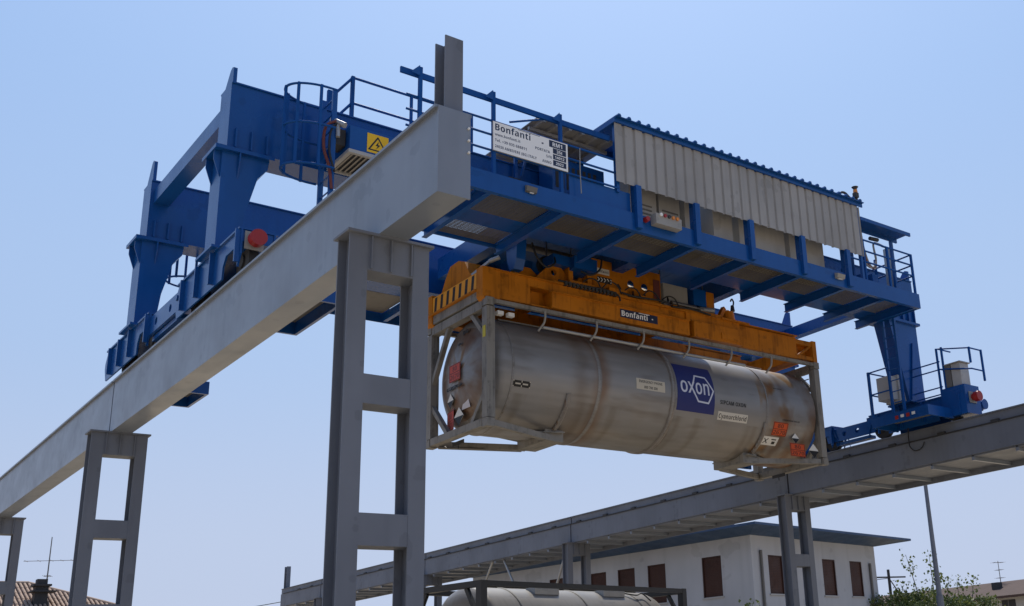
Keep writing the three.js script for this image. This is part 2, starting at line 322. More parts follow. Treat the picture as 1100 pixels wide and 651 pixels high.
// front walkway
const wk = part('walkway_edge', [bx(7.4, 21.14, 8.25, 8.62, -15.0, -14.985), bx(7.4, 21.14, 8.605, 8.62, -15.08, -15.0), bx(7.4, 21.14, 8.25, 8.265, -15.08, -15.0), bx(21.125, 21.14, 8.25, 8.62, -16.3, -15.0)], B, crane);
const xc = [7.45, 9.05, 10.65, 12.3, 13.85, 15.4, 16.95, 18.45, 19.85, 21.06];
xc.forEach((x, i) => {
  const ze = i === 0 ? -16.28 : i < 3 ? -17.5 : -17.0;
  part('cross_beam', [bx(x - 0.05, x + 0.05, 8.265, 8.28, ze, -15.0), bx(x - 0.006, x + 0.006, 8.28, 8.475, ze, -15.0), bx(x - 0.05, x + 0.05, 8.46, 8.475, ze, -15.0)], B, crane);
  if (i < xc.length - 1) grating(x + 0.06, xc[i + 1] - 0.06, -16.28, -15.02);
});
function grating(x0, x1, z0, z1) {
  const g = [];
  for (let z = z0 + 0.02; z < z1; z += 0.06) g.push(bx(x0, x1, 8.478, 8.502, z - 0.003, z + 0.003));
  for (let x = x0 + 0.02; x < x1; x += 0.1) g.push(bx(x - 0.003, x + 0.003, 8.494, 8.504, z0, z1));
  part('grating', g, M.grate, crane);
}
grating(9.1, 10.6, -17.5, -16.86);
part('inner_kerb', [bx(8.62, 10.7, 8.42, 8.62, -17.56, -17.52)], B, crane);
// rear walkway behind the second girder
part('walkway_edge', [bx(8.9, 21.1, 8.25, 8.62, -22.52, -22.5)], B, crane);
for (let i = 1; i < xc.length; i++) { part('cross_beam', [bx(xc[i] - 0.05, xc[i] + 0.05, 8.27, 8.475, -22.5, -20.9)], B, crane); if (i < xc.length - 1) part('grating', [bx(xc[i] + 0.06, xc[i + 1] - 0.06, 8.478, 8.5, -22.48, -21.25)], M.plate, crane); }
// railing left of the cladding
const sq = (x, y0, y1, z, w = 0.06) => bx(x - w / 2, x + w / 2, y0, y1, z - w / 2, z + w / 2);
for (const x of [7.65, 9.1, 10.55]) {
  const q = part('rail_post', [sq(x, 8.6, 10.26, -15.03)], M.blueRail, crane);
  part('bracket', [prismZ([[x - 0.03, 10.28], [x - 0.03, 10.08], [x - 0.2, 10.1]], -15.0, -14.985)], B, q);
  if (x > 10) part('strut', [rod([x, 10.23, -15.12], [x - 1.05, 9.82, -15.12], 0.022)], M.blueRail, q);
}
for (const y of [9.67, 9.39, 9.08]) part('hand_rail', [rod([7.4, y, -15.03], [11.9, y, -15.03], 0.022)], M.blueRail, crane);
part('top_bar', [bx(7.3, 11.75, 10.08, 10.19, -15.1, -15.06)], M.blueRail, crane);
part('hanging_cable', [pipe([[10.96, 9.65, -14.98], [10.93, 9.2, -14.95], [10.95, 8.7, -14.96]], 0.01, 10)], M.lightGrey, crane);
{ const q = part('floodlight', [prismX([[-14.98, 8.42], [-14.93, 8.43], [-14.9, 8.52], [-14.98, 8.55]], 9.72, 9.94)], M.plate, crane); part('lens', [bx(9.8, 9.88, 8.41, 8.42, -14.97, -14.935)], M.lens, q); }
{ const q = part('floodlight', [prismX([[-14.98, 8.42], [-14.91, 8.43], [-14.88, 8.52], [-14.98, 8.55]], 18.02, 18.28)], M.lightGrey, crane); part('lens', [bx(18.08, 18.22, 8.41, 8.42, -14.97, -14.92)], M.lens, q); }
// the builder's sign
const F = (g, px, w = 'bold') => { g.font = w + ' ' + px + 'px sans-serif'; };
{
  const t = canvasTex(1024, 372, (g, w, h) => {
    g.fillStyle = '#e6e6e4'; g.fillRect(0, 0, w, h); g.fillStyle = '#13213f';
    F(g, 118); g.fillText('Bonfanti', 16, 106, 540); g.fillRect(330, 6, 300, 8); g.fillRect(655, 78, 26, 20);
    F(g, 48); g.fillText('www.bonfanti.it', 22, 178, 340); g.fillText('Tel. +39 035 688811', 22, 254, 430); g.fillText('24030 AMBIVERE (BG) ITALY', 22, 332, 560); g.fillText('PORTATA', 560, 196, 225); g.fillText('S/N', 715, 260, 80); g.fillText('ANNO', 660, 336, 130);
    const b = [['RM1', 12, 92, 74], ['35t', 110, 70, 56], ['14012', 190, 68, 50], ['2022', 268, 74, 52]];
    for (const [s, y, hh, f] of b) { const x = s === 'RM1' ? 760 : 812; g.fillStyle = '#13213f'; g.fillRect(x, y, 1000 - x, hh); g.fillStyle = '#e6e6e4'; F(g, f); g.textAlign = 'center'; g.fillText(s, (x + 1000) / 2, y + hh * 0.5 + f * 0.36); g.textAlign = 'left'; }
  });
  const q = part('sign_board', [bx(9.05, 10.67, 9.06, 9.64, -14.985, -14.97)], M.lightGrey, crane, { label: 'white sign board with dark lettering on the walkway railing' });
  part('sign_face', [quad(9.055, 10.665, 9.065, 9.635, -14.966)], std(0xffffff, { map: t, roughness: 0.55 }), q, { uv: true });
}
// cladding
{
  const period = 0.25, x0 = 11.8, z = -14.96, y0 = 9.19, y1 = 10.46;
  for (let k = 0; k < 7; k++) {
    const a = x0 + k * 1.05, w = 1.05, p = [], n = 4, s = w / n;
    for (let i = 0; i < n; i++) { const q = a + i * s; p.push([q, z], [q + s * 0.68, z], [q + s * 0.76, z - 0.035], [q + s * 0.92, z - 0.035]); }
    p.push([a + w, z]);
    const poly = [...p, ...p.slice().reverse().map(([x, zz]) => [x, zz - 0.006])];
    const g = prism(poly, y1 - y0); g.rotateX(-Math.PI / 2); g.scale(1, 1, -1); g.translate(0, y0, 0);
    const idx = g.index; if (!idx) { const A = g.attributes.position.array, Nn = g.attributes.normal.array; flip(A); flip(Nn); }
    part('cladding_panel', [g], M.clad, crane);
  }
  function flip(a) { for (let i = 0; i < a.length; i += 9) for (let k = 0; k < 3; k++) { const t = a[i + 3 + k]; a[i + 3 + k] = a[i + 6 + k]; a[i + 6 + k] = t; } }
  const rf = part('roof', [bx(11.78, 19.24, 10.55, 10.57, -16.3, -14.86), bx(11.78, 19.24, 10.46, 10.55, -14.95, -14.92), bx(11.78, 11.82, 10.46, 10.55, -16.3, -14.95)], B, crane);
  for (let x = 11.85; x < 19.2; x += 0.25) part('roof_rib', [prismZ([[x - 0.05, 10.57], [x + 0.05, 10.57], [x + 0.025, 10.615], [x - 0.025, 10.615]], -16.3, -14.84)], B, rf);
  part('roof_frame', [bx(11.85, 19.1, 10.44, 10.54, -16.25, -16.18), bx(11.85, 11.92, 8.6, 10.5, -16.25, -16.18), bx(19.05, 19.12, 8.6, 10.5, -15.06, -14.99), bx(11.85, 11.92, 9.0, 10.5, -15.1, -15.02)], B, crane);
}
{ // side roof over the hoist gear
  const q = part('side_roof', [bx(10.2, 12.05, 10.2, 10.22, -17.5, -15.25)], M.lightGrey, crane);
  parts('roof_rib', [10.35, 10.65, 10.95, 11.25, 11.55, 11.85].map((x) => prismZ([[x - 0.05, 10.2], [x + 0.05, 10.2], [x + 0.03, 10.15], [x - 0.03, 10.15]], -17.5, -15.25)), M.lightGrey, q);
  parts('roof_purlin', [bx(10.2, 12.05, 10.08, 10.145, -15.6, -15.55), bx(10.2, 12.05, 10.08, 10.145, -16.9, -16.85)], M.galv, q);
  parts('roof_post', [sq(10.3, 8.6, 10.08, -16.2), sq(11.8, 8.6, 10.08, -16.2), bar([10.3, 9.3, -16.0], [10.3, 10.06, -15.6], 0.04)], B, q);
}
for (const x of [12.3, 13.83, 15.38, 16.98, 18.5]) part('cladding_post', [bx(x - 0.065, x + 0.065, 8.3, 9.2, -14.98, -14.9), bx(x - 0.02, x + 0.02, 8.63, 10.4, -15.14, -15.04)], B, crane);
// cabinets and gear standing on the walkway behind the cladding
{
  const cab = (x0, x1, y1, louv) => {
    const q = part('electrical_cabinet', [bx(x0, x1, 8.52, y1, -15.85, -15.4)], M.cabinet, crane);
    if (louv) for (let i = 0; i < 5; i++) for (const xx of louv) part('louvre', [bx(xx, xx + 0.42, 8.72 + i * 0.09, 8.75 + i * 0.09, -15.4, -15.385)], M.plate, q);
    return q;
  };
  cab(12.45, 13.15, 9.95, [12.6]); cab(13.22, 13.78, 9.95, [13.3]); cab(13.92, 14.08, 9.9); cab(14.72, 15.28, 9.9); cab(15.48, 16.9, 9.9); cab(17.06, 18.2, 9.9);
  part('pump_unit', [rod([14.2, 8.8, -15.8], [14.6, 8.8, -15.8], 0.16, 0.16, 18), bx(14.15, 14.65, 8.52, 8.66, -16, -15.6)], M.dark, crane);
  part('pump_tank', [bx(14.3, 14.68, 8.75, 9.15, -16.15, -15.95)], M.plate, crane);
  const lb = part('signal_box', [bx(12.62, 13.28, 8.44, 8.66, -14.97, -14.80)], M.lightGrey, crane);
  [M.lens, M.red, M.dark, M.amber, M.amber].forEach((m, i) => part('signal_lamp', [rod([12.74 + i * 0.105, 8.64, -14.805], [12.74 + i * 0.105, 8.64, -14.77], 0.036, 0.036, 14)], m, lb));
  part('beacon', [rod([12.47, 8.52, -14.96], [12.47, 8.52, -14.86], 0.06, 0.05, 16)], M.red, crane);
}
part('machine_cover', [bx(10.75, 12.1, 9.69, 10.02, -17.3, -16.65)], B, crane);
part('machine_cover', [bx(9.7, 10.5, 9.69, 9.9, -17.2, -16.75)], B, crane);
part('mesh_panel', [bx(10.75, 12.2, 8.63, 9.06, -15.075, -15.06)], M.blue, crane);
part('gear_motor', [rod([9.55, 9.0, -16.1], [10.0, 9.0, -16.1], 0.14, 0.14, 18), bx(10.0, 10.25, 8.85, 9.2, -16.25, -15.95)], M.dark, crane);
part('gear_cover', [bx(10.85, 12.1, 8.53, 9.78, -16.22, -15.75)], B, crane);
for (let i = 0; i < 8; i++) part('cover_slot', [bx(10.92 + i * 0.13, 10.99 + i * 0.13, 9.15, 9.65, -15.75, -15.742)], M.dark, crane);
part('cable_reel', [rod([10.55, 8.95, -16.15], [10.55, 8.95, -15.95], 0.24, 0.24, 24), rod([10.55, 8.95, -15.98], [10.55, 8.95, -15.9], 0.1, 0.1, 14)], M.dark, crane);
part('valve_block', [bx(9.3, 9.5, 8.75, 8.95, -15.8, -15.6), bx(10.25, 10.45, 8.7, 8.85, -15.7, -15.55)], M.cabinet, crane);
part('strut', [bar([9.35, 8.75, -15.9], [9.65, 9.2, -15.9], 0.04)], M.galv, crane);
// box hung on the left end of the girder, with louvred floor
{
  const bxm = part('ventilated_box', [bx(6.6, 8.2, 8.56, 9.0, -16.27, -15.42)], B, crane);
  part('louvre_frame', [bx(6.58, 8.22, 8.5, 8.56, -15.47, -15.4), bx(6.58, 8.22, 8.5, 8.56, -16.29, -16.22), bx(6.58, 6.65, 8.5, 8.56, -16.22, -15.47), bx(8.15, 8.22, 8.5, 8.56, -16.22, -15.47)], M.cabinet, bxm);
  part('louvre_back', [bx(6.65, 8.15, 8.545, 8.556, -16.22, -15.47)], M.dark, bxm);
  for (let i = 0; i < 18; i++) part('louvre', [bar([6.69 + i * 0.083, 8.52, -16.2], [6.69 + i * 0.083, 8.52, -15.49], 0.03, 0.006)], M.steel, bxm);
  const t = canvasTex(128, 128, (g) => { g.fillStyle = '#e2b400'; g.fillRect(0, 0, 128, 128); g.strokeStyle = '#1a1a10'; g.lineWidth = 9; g.lineJoin = 'round'; g.beginPath(); g.moveTo(64, 18); g.lineTo(116, 108); g.lineTo(12, 108); g.closePath(); g.stroke(); g.fillStyle = '#1a1a10'; g.beginPath(); g.moveTo(70, 42); g.lineTo(50, 76); g.lineTo(64, 76); g.lineTo(54, 100); g.lineTo(80, 66); g.lineTo(66, 66); g.fill(); });
  part('warning_sign', [quad(6.9, 7.28, 8.6, 8.95, -15.414)], std(0xffffff, { map: t, roughness: 0.5 }), bxm, { uv: true });
  part('junction_box', [bx(6.42, 6.58, 8.66, 8.95, -15.85, -15.55)], M.dark, crane);
  part('cable_clamp', [rod([6.35, 9.1, -15.6], [6.5, 8.95, -15.4], 0.05, 0.05, 10), rod([6.42, 9.0, -15.5], [6.42, 8.75, -15.48], 0.035, 0.035, 10)], M.galv, crane);
  part('hose', [pipe([[6.4, 9.05, -15.5], [6.22, 8.9, -15.48], [6.2, 8.5, -15.5], [6.3, 8.2, -15.5], [6.36, 7.8, -15.5]], 0.025, 24)], M.redHose, crane);
  part('hose', [pipe([[6.45, 9.05, -15.5], [6.3, 8.85, -15.46], [6.28, 8.45, -15.46], [6.38, 8.1, -15.46]], 0.018, 24)], M.black, crane);
}
// caged ladders at the near end
for (const zc of [-15.75, -21.75]) {
  const xl = 6.36, ld = part('ladder', [bx(xl - 0.04, xl + 0.04, 6.2, 9.62, zc - 0.24, zc - 0.19), bx(xl - 0.04, xl + 0.04, 6.2, 9.62, zc + 0.19, zc + 0.24)], B, crane);
  for (let y = 6.4; y < 9.7; y += 0.28) part('rung', [rod([xl, y, zc - 0.2], [xl, y, zc + 0.2], 0.013)], B, ld);
  const hoop = (f) => [xl - 0.02 - 0.72 * Math.sin(f * Math.PI), 0, zc + 0.36 * Math.cos(f * Math.PI) * (1 + 0.15 * Math.sin(f * Math.PI))];
  for (const y of [9.55, 8.85, 8.12]) part('cage_hoop', [pipe([0, 0.1, 0.2, 0.32, 0.44, 0.56, 0.68, 0.8, 0.9, 1].map((f) => { const h = hoop(f); return [h[0], y, h[2]]; }), 0.022, 40)], M.blueRail, ld);
  for (const f of [0.12, 0.31, 0.5, 0.69, 0.88]) { const h = hoop(f); part('cage_strip', [bx(h[0] - 0.02, h[0] + 0.02, 8.1, 9.57, h[2] - 0.02, h[2] + 0.02)], M.blueRail, ld); }
}
parts('rail_post', [bx(6.55, 6.68, 9.68, 10.08, -16.36, -16.3), sq(7.0, 9.68, 10.5, -16.33), sq(8.14, 9.68, 10.48, -16.33, 0.045), sq(9.4, 9.68, 10.48, -16.33, 0.045)], M.blueRail, crane);
for (const y of [10.48, 9.97]) part('hand_rail', [rod([7.0, y, -16.33], [9.4, y, -16.33], 0.024), rod([6.66, y - 0.46, -16.33], [7.0, y, -16.33], 0.024)], M.blueRail, crane);
// right end of the walkway
{
  for (const x of [19.22, 20.12, 21.06]) part('rail_post', [sq(x, 8.6, 9.67, -15.03, 0.05)], M.blueRail, crane);
  for (const y of [9.66, 9.38, 9.1]) part('hand_rail', [rod([18.55, y, -15.03], [21.06, y, -15.03], 0.022), rod([21.06, y, -15.03], [21.06, y, -16.25], 0.022)], M.blueRail, crane);
  parts('rail_post', [sq(21.06, 8.6, 9.66, -15.6, 0.05), sq(20.55, 8.6, 9.66, -15.75, 0.05), sq(19.55, 8.6, 9.3, -16.0, 0.05)], M.blueRail, crane);
  const q = part('canopy', [bx(19.2, 21.1, 10.22, 10.24, -15.45, -14.98), bx(19.2, 21.1, 10.15, 10.22, -15.02, -14.98), bx(19.2, 21.1, 10.12, 10.22, -15.45, -15.41)], B, crane);
  parts('canopy_post', [sq(20.86, 8.6, 10.12, -15.43, 0.07), sq(19.28, 8.6, 10.12, -15.43, 0.05)], B, q);
  part('back_plate', [bx(20.93, 20.97, 8.62, 10.02, -15.75, -15.5)], M.galv, crane);
  part('canopy_lamp', [rod([20.0, 10.0, -15.4], [20.3, 10.02, -15.4], 0.05, 0.05, 10)], M.dark, crane);
  for (let k = 0; k < 3; k++) part('hose', [pipe([[19.32 + k * 0.05, 9.95, -15.2], [19.36 + k * 0.06, 9.5, -15.2], [19.5 + k * 0.07, 9.14, -15.2], [19.72 + k * 0.05, 9.1, -15.2], [19.88, 9.3, -15.2], [19.98, 9.8, -15.3], [20.25, 9.92, -15.4], [20.6 + k * 0.05, 9.95, -15.5]], 0.026, 40)], k === 1 ? M.redHose : M.lightGrey, crane);
  part('cable_box', [bx(19.35, 19.55, 8.62, 8.9, -15.5, -15.3), bx(19.8, 20.0, 8.62, 9.0, -15.55, -15.3)], B, crane);
  const s = part('siren', [rod([19.15, 10.57, -15.0], [19.15, 10.72, -15.0], 0.035, 0.035, 10), bx(19.08, 19.2, 10.72, 10.84, -15.05, -14.95)], M.dark, crane);
  part('siren_body', [rod([19.14, 10.84, -15], [19.14, 10.93, -15], 0.06, 0.05, 14)], M.amber, s);
  part('siren_cap', [rod([19.14, 10.93, -15], [19.14, 11.0, -15], 0.03, 0.085, 14)], M.dark, s);
  part('cable_arch', [pipe([[18.5, 10.6, -15.0], [18.6, 10.72, -15.0], [18.75, 10.74, -15.0], [18.9, 10.66, -15.0], [19.05, 10.64, -15.0]], 0.03, 20)], M.dark, crane);
}
// ------------------------------------------------------------------ hoist trolley between the girders
{
  const t = thing('hoist_trolley', 'dark blue hoist trolley between the girders above the orange spreader', 'crane trolley', [14.2, 8.1, -18.75]);
  part('trolley_frame', [bx(10.9, 17.4, 8.72, 9.2, -17.3, -17.05), bx(10.9, 17.4, 8.72, 9.2, -20.4, -20.15), bx(10.9, 11.15, 8.72, 9.2, -20.15, -17.3), bx(13.9, 14.2, 8.72, 9.2, -20.15, -17.3), bx(17.15, 17.4, 8.72, 9.2, -20.15, -17.3)], M.blue, t);
  part('added_shade_deck', [bx(10.95, 17.35, 9.205, 9.23, -20.35, -17.1)], M.blue, t);  // solid deck added to block the sun from the tank top
  part('hanger', [prismX([[-17.9, 8.72], [-17.45, 8.72], [-17.5, 8.3], [-17.6, 8.1], [-17.75, 8.1], [-17.85, 8.3]], 11.12, 11.34)], M.blue, t);
  part('hanger', [prismX([[-18.9, 8.72], [-18.4, 8.72], [-18.45, 8.2], [-18.8, 8.2]], 11.6, 12.1)], M.blue, t);
  part('hanger', [prismX([[-18.2, 8.72], [-17.6, 8.72], [-17.62, 8.45], [-18.1, 8.4]], 12.65, 13.25)], M.blue, t);
  part('hanger', [bx(16.2, 16.6, 8.3, 8.72, -18.2, -17.8)], M.blue, t);
  for (const x of [12.35, 13.0, 15.55, 16.9]) for (const z of [-18.25, -19.25]) part('wire_rope', [rod([x, 8.05, z], [x + 0.02, 9.2, z], 0.014)], M.steel, t);
  for (const x of [12.35, 15.55]) part('rope_sheave', [rod([x, 8.62, -18.3], [x, 8.62, -18.22], 0.22, 0.22, 24), rod([x, 8.62, -18.36], [x, 8.62, -18.16], 0.06, 0.06, 12)], M.dark, t);
  part('hydraulic_block', [bx(12.2, 12.95, 8.5, 8.72, -18.15, -17.75)], M.blue, t);
  part('cable_loop', [pipe([[11.5, 8.72, -17.5], [11.62, 8.4, -17.48], [11.85, 8.25, -17.5], [12.1, 8.4, -17.55], [12.2, 8.6, -17.7]], 0.022, 24), pipe([[13.3, 8.72, -17.5], [13.2, 8.45, -17.45], [13.0, 8.3, -17.5], [12.8, 8.38, -17.6]], 0.022, 24)], M.black, t);
  part('winch_drum', [rod([12.1, 9.45, -18.75], [15.8, 9.45, -18.75], 0.3, 0.3, 28)], M.steel, t);
  part('winch_motor', [rod([11.2, 9.5, -18.0], [11.95, 9.5, -18.0], 0.2, 0.2, 20), bx(11.2, 11.5, 9.2, 9.75, -18.3, -17.7)], M.blue, t);
  part('gearbox', [bx(16.0, 16.6, 9.2, 9.8, -19.1, -18.2)], M.blue, t);
  parts('trolley_wheel', [11.2, 17.1].flatMap((x) => [-17.0, -20.45].map((z) => rod([x, 8.9, z - 0.03], [x, 8.9, z + 0.03], 0.16, 0.16, 18))), M.steel, t);
}
// ------------------------------------------------------------------ spreader
const ORG = M.orange;
{
  const s = thing('container_spreader', 'orange container spreader gripping the hanging tank from above', 'spreader', [15.28, 7.37, -18.77]);
  const mz = (z) => -37.54 - z;
  for (const f of [0, 1]) {
    const zb = (x0, x1, y0, y1, a, b) => f ? bx(x0, x1, y0, y1, mz(b), mz(a)) : bx(x0, x1, y0, y1, a, b);
    part('side_beam', [zb(10.68, 11.52, 7.4, 7.98, -17.9, -17.62), zb(11.52, 12.0, 7.8, 7.98, -17.9, -17.62), zb(11.52, 12.0, 7.4, 7.43, -17.9, -17.64), zb(11.52, 12.0, 7.43, 7.8, -17.9, -17.86),
      zb(12.0, 15.75, 7.74, 7.98, -17.95, -17.64), zb(15.75, 17.45, 7.79, 7.98, -17.95, -17.60), zb(17.45, 19.42, 7.4, 7.95, -17.9, -17.63)], ORG, s);
    part('outer_sleeve', [zb(12.0, 15.78, 7.4, 7.735, -17.98, -17.54), zb(12.0, 15.78, 7.735, 7.755, -17.98, -17.5)], ORG, s);
    part('outer_sleeve', [zb(15.9, 17.42, 7.4, 7.78, -17.98, -17.52), zb(16.75, 17.38, 7.46, 7.62, -17.52, -17.5)], ORG, s);
    part('beam_lip', [zb(10.68, 19.45, 7.98, 8.0, -17.92, -17.58)], ORG, s);
  }
  // end frames
  const stripes = canvasTex(512, 64, (g) => { g.fillStyle = '#d89018'; g.fillRect(0, 0, 512, 64); g.fillStyle = '#16120c'; for (let i = 0; i < 8; i++) { g.beginPath(); const x = 10 + i * 64; g.moveTo(x, 60); g.lineTo(x + 26, 60); g.lineTo(x + 36, 4); g.lineTo(x + 10, 4); g.fill(); } });
  const yl = painted(L(0.66, 0.30, 0.03), 0.6);
  const e1 = part('end_beam', [bx(10.42, 10.68, 7.56, 7.96, -19.92, -17.88)], ORG, s);
  { const g = new THREE.PlaneGeometry(2.04, 0.36); g.rotateY(-Math.PI / 2); g.translate(10.414, 7.77, -18.9); part('hazard_stripes', [g], std(0xffffff, { map: stripes, roughness: 0.6 }), e1, { uv: true }); }
  part('end_sole', [bx(10.43, 10.67, 7.375, 7.553, -19.9, -17.86)], M.frame, e1);
  part('edge_lip', [bx(10.36, 10.42, 7.555, 7.585, -19.95, -17.85)], ORG, e1);
  part('end_hump', [prismX([[-19.5, 7.96], [-19.3, 8.28], [-19.1, 8.5], [-18.75, 8.52], [-18.5, 8.42], [-18.3, 8.1], [-18.12, 7.96]], 10.5, 10.9)], ORG, e1);
  part('lock_lever', [bar([10.5, 8.02, -18.2], [10.75, 8.3, -17.8], 0.05), rod([10.7, 8.25, -17.85], [10.85, 8.32, -17.7], 0.05)], M.galv, e1);
  for (const z of [-17.73, -19.81]) {
    part('corner_guide', [prismZ([[10.4, 7.4], [10.5, 7.28], [10.56, 7.42], [10.66, 7.3], [10.8, 7.36], [10.8, 8.02], [10.4, 8.02]], z - 0.12, z + 0.12)], ORG, s);
    part('corner_guide', [bx(20.0, 20.14, 7.3, 7.95, z - 0.12, z + 0.12), bx(19.42, 20.0, 7.8, 7.92, z - 0.06, z + 0.1), bx(19.42, 20.0, 7.42, 7.52, z - 0.06, z + 0.1), bar([19.5, 7.5, z + 0.05], [19.98, 7.82, z + 0.05], 0.06)], ORG, s);
  }
  part('end_beam', [bx(19.7, 20.1, 7.5, 7.85, -19.69, -17.85)], ORG, s);
  // hydraulic gear on top
  part('valve_plate', [prismZ([[13.35, 8.15], [15.3, 8.15], [15.3, 8.92], [13.35, 8.92]], -17.95, -17.93, [circ(14.42, 8.5, 0.1), circ(14.82, 8.5, 0.1)])], ORG, s);
  for (const x of [14.42, 14.82]) { const g = new THREE.SphereGeometry(0.098, 24, 16); g.scale(1, 1, 0.5); g.translate(x, 8.5, -17.945); part('mirror_dome', [g], std(L(0.8, 0.8, 0.8), { metalness: 1, roughness: 0.12 }), s); }  // no lamps: mirror domes added in the holes to reflect the bright ground
  part('valve_panel', [bx(15.08, 15.27, 8.25, 8.75, -17.925, -17.915)], M.redHose, s);
  const dz = canvasTex(128, 64, (g) => { g.fillStyle = '#111'; g.fillRect(0, 0, 128, 64); g.fillStyle = '#ddd'; for (let i = 0; i < 5; i++) { g.beginPath(); g.moveTo(i * 28, 10); g.lineTo(i * 28 + 14, 30); g.lineTo(i * 28, 54); g.lineTo(i * 28 + 9, 54); g.lineTo(i * 28 + 23, 30); g.lineTo(i * 28 + 9, 10); g.fill(); } });
  part('arrow_sticker', [quad(13.48, 13.88, 8.38, 8.52, -17.925)], std(0xffffff, { map: dz }), s, { uv: true });
  const sm = canvasTex(256, 96, (g) => { g.fillStyle = '#cfccc4'; g.fillRect(0, 0, 256, 96); g.fillStyle = '#222c44'; F(g, 58); g.fillText('Bonfanti', 10, 68, 236); });
  part('name_plate', [quad(13.42, 13.82, 8.58, 8.72, -17.925)], std(0xffffff, { map: sm }), s, { uv: true });
  part('cross_frame', [bx(12.4, 12.7, 7.98, 8.2, -19.6, -17.9), bx(16.0, 16.3, 7.98, 8.2, -19.6, -17.9), bx(13.3, 15.4, 7.98, 8.15, -19.4, -17.96)], ORG, s);
  part('oil_tank', [bx(15.36, 16.1, 8.15, 8.72, -18.6, -17.9)], M.lightGrey, s);
  part('cylinder_stand', [prismZ([[16.3, 7.99], [16.95, 7.99], [16.95, 8.75], [16.72, 8.75], [16.62, 8.3], [16.35, 8.42], [16.25, 8.3]], -18.1, -17.9)], ORG, s);
  part('cylinder', [rod([16.35, 8.2, -17.8], [16.8, 8.25, -17.8], 0.07, 0.07, 14)], M.galv, s);
  part('bollard', [rod([17.35, 7.99, -17.9], [17.35, 8.32, -17.9], 0.2, 0.17, 20), rod([17.35, 8.32, -17.9], [17.35, 8.38, -17.9], 0.1, 0.06, 14)], ORG, s);
  part('bollard_base', [bx(16.85, 17.75, 7.985, 8.03, -18.2, -17.55)], ORG, s);
  part('pulley', [rod([17.55, 8.55, -17.9], [17.55, 8.4, -17.9], 0.04, 0.06, 12), pipe([[17.5, 8.65, -17.9], [17.55, 8.72, -17.9], [17.6, 8.65, -17.9], [17.58, 8.55, -17.9]], 0.02, 16)], M.black, s);
  part('pivot_arm', [prismZ([[11.75, 8.0], [12.6, 8.0], [12.75, 8.25], [12.5, 8.52], [12.2, 8.5], [11.95, 8.25]], -18.0, -17.92, [circ(12.32, 8.36, 0.07)])], ORG, s);
  part('pivot_arm', [prismZ([[12.9, 8.0], [13.3, 8.0], [13.3, 8.6], [13.1, 8.6]], -18.2, -18.0)], ORG, s);
  parts('chain_link', Array.from({ length: 14 }, (_, i) => bx(12.35 + i * 0.1, 12.41 + i * 0.1, 7.965 + 0.0, 8.06, -17.62, -17.54)), M.dark, s);
  part('hose', [pipe([[12.2, 8.05, -17.58], [12.8, 8.03, -17.56], [13.4, 8.06, -17.56], [13.75, 7.98, -17.53], [13.78, 7.86, -17.52]], 0.022, 30), pipe([[13.9, 8.1, -17.6], [14.2, 8.06, -17.56], [14.9, 8.1, -17.56], [15.2, 8.12, -17.58], [15.3, 8.3, -17.7]], 0.022, 30), pipe([[15.3, 8.02, -17.56], [15.9, 8.06, -17.56], [16.5, 8.03, -17.58]], 0.022, 20)], M.black, s);
  part('hose', [pipe([[14.0, 8.4, -17.86], [14.1, 8.2, -17.8], [14.3, 8.1, -17.75], [14.42, 8.3, -17.85]], 0.02, 20), pipe([[14.75, 8.3, -17.86], [14.8, 8.12, -17.8], [15.0, 8.08, -17.75]], 0.02, 20)], M.black, s);
  part('slewing_frame', [bx(12.55, 13.3, 8.0, 8.16, -18.6, -17.66), bx(12.62, 12.74, 8.16, 8.5, -18.1, -17.8), bx(13.12, 13.24, 8.16, 8.5, -18.1, -17.8)], ORG, s);
  part('gear_housing', [prismZ([[11.5, 7.99], [12.05, 7.99], [12.0, 8.3], [11.85, 8.42], [11.6, 8.42], [11.5, 8.25]], -18.5, -18.1)], ORG, s);
  part('valve_block', [bx(13.6, 14.1, 8.02, 8.2, -17.9, -17.66)], ORG, s); part('valve_block', [bx(14.45, 14.95, 8.02, 8.17, -17.9, -17.66)], ORG, s);
  part('guide_rail', [bx(12.1, 15.3, 8.0, 8.04, -17.66, -17.6)], ORG, s); part('guide_rail', [bx(15.4, 16.9, 8.0, 8.1, -17.7, -17.62)], ORG, s);
  part('cylinder', [rod([15.45, 8.2, -17.75], [16.2, 8.2, -17.75], 0.05, 0.05, 14), rod([16.2, 8.2, -17.75], [16.45, 8.2, -17.75], 0.025, 0.025, 10)], M.steel, s);
  part('bracket_arm', [bar([16.95, 8.05, -17.8], [17.2, 8.4, -17.85], 0.1), bar([17.5, 8.05, -17.8], [17.45, 8.3, -17.85], 0.08)], ORG, s);
  for (let k = 0; k < 5; k++) part('hose', [pipe([[12.9 + k * 0.55, 8.16, -17.72], [13.02 + k * 0.55, 8.26 + 0.03 * (k % 2), -17.6], [13.2 + k * 0.55, 8.24, -17.58], [13.36 + k * 0.55, 8.08, -17.62]], 0.016, 18)], M.black, s);
  const nm = canvasTex(512, 96, (g) => { g.fillStyle = '#101c3c'; g.fillRect(0, 0, 512, 96); g.fillStyle = '#e8e8e6'; F(g, 88); g.fillText('Bonfanti', 10, 78, 380); g.fillRect(250, 4, 150, 8); g.fillRect(430, 44, 18, 14); });
  part('name_plate', [quad(13.78, 14.83, 7.5, 7.69, -17.534)], std(0xffffff, { map: nm, roughness: 0.5 }), s, { uv: true });
}
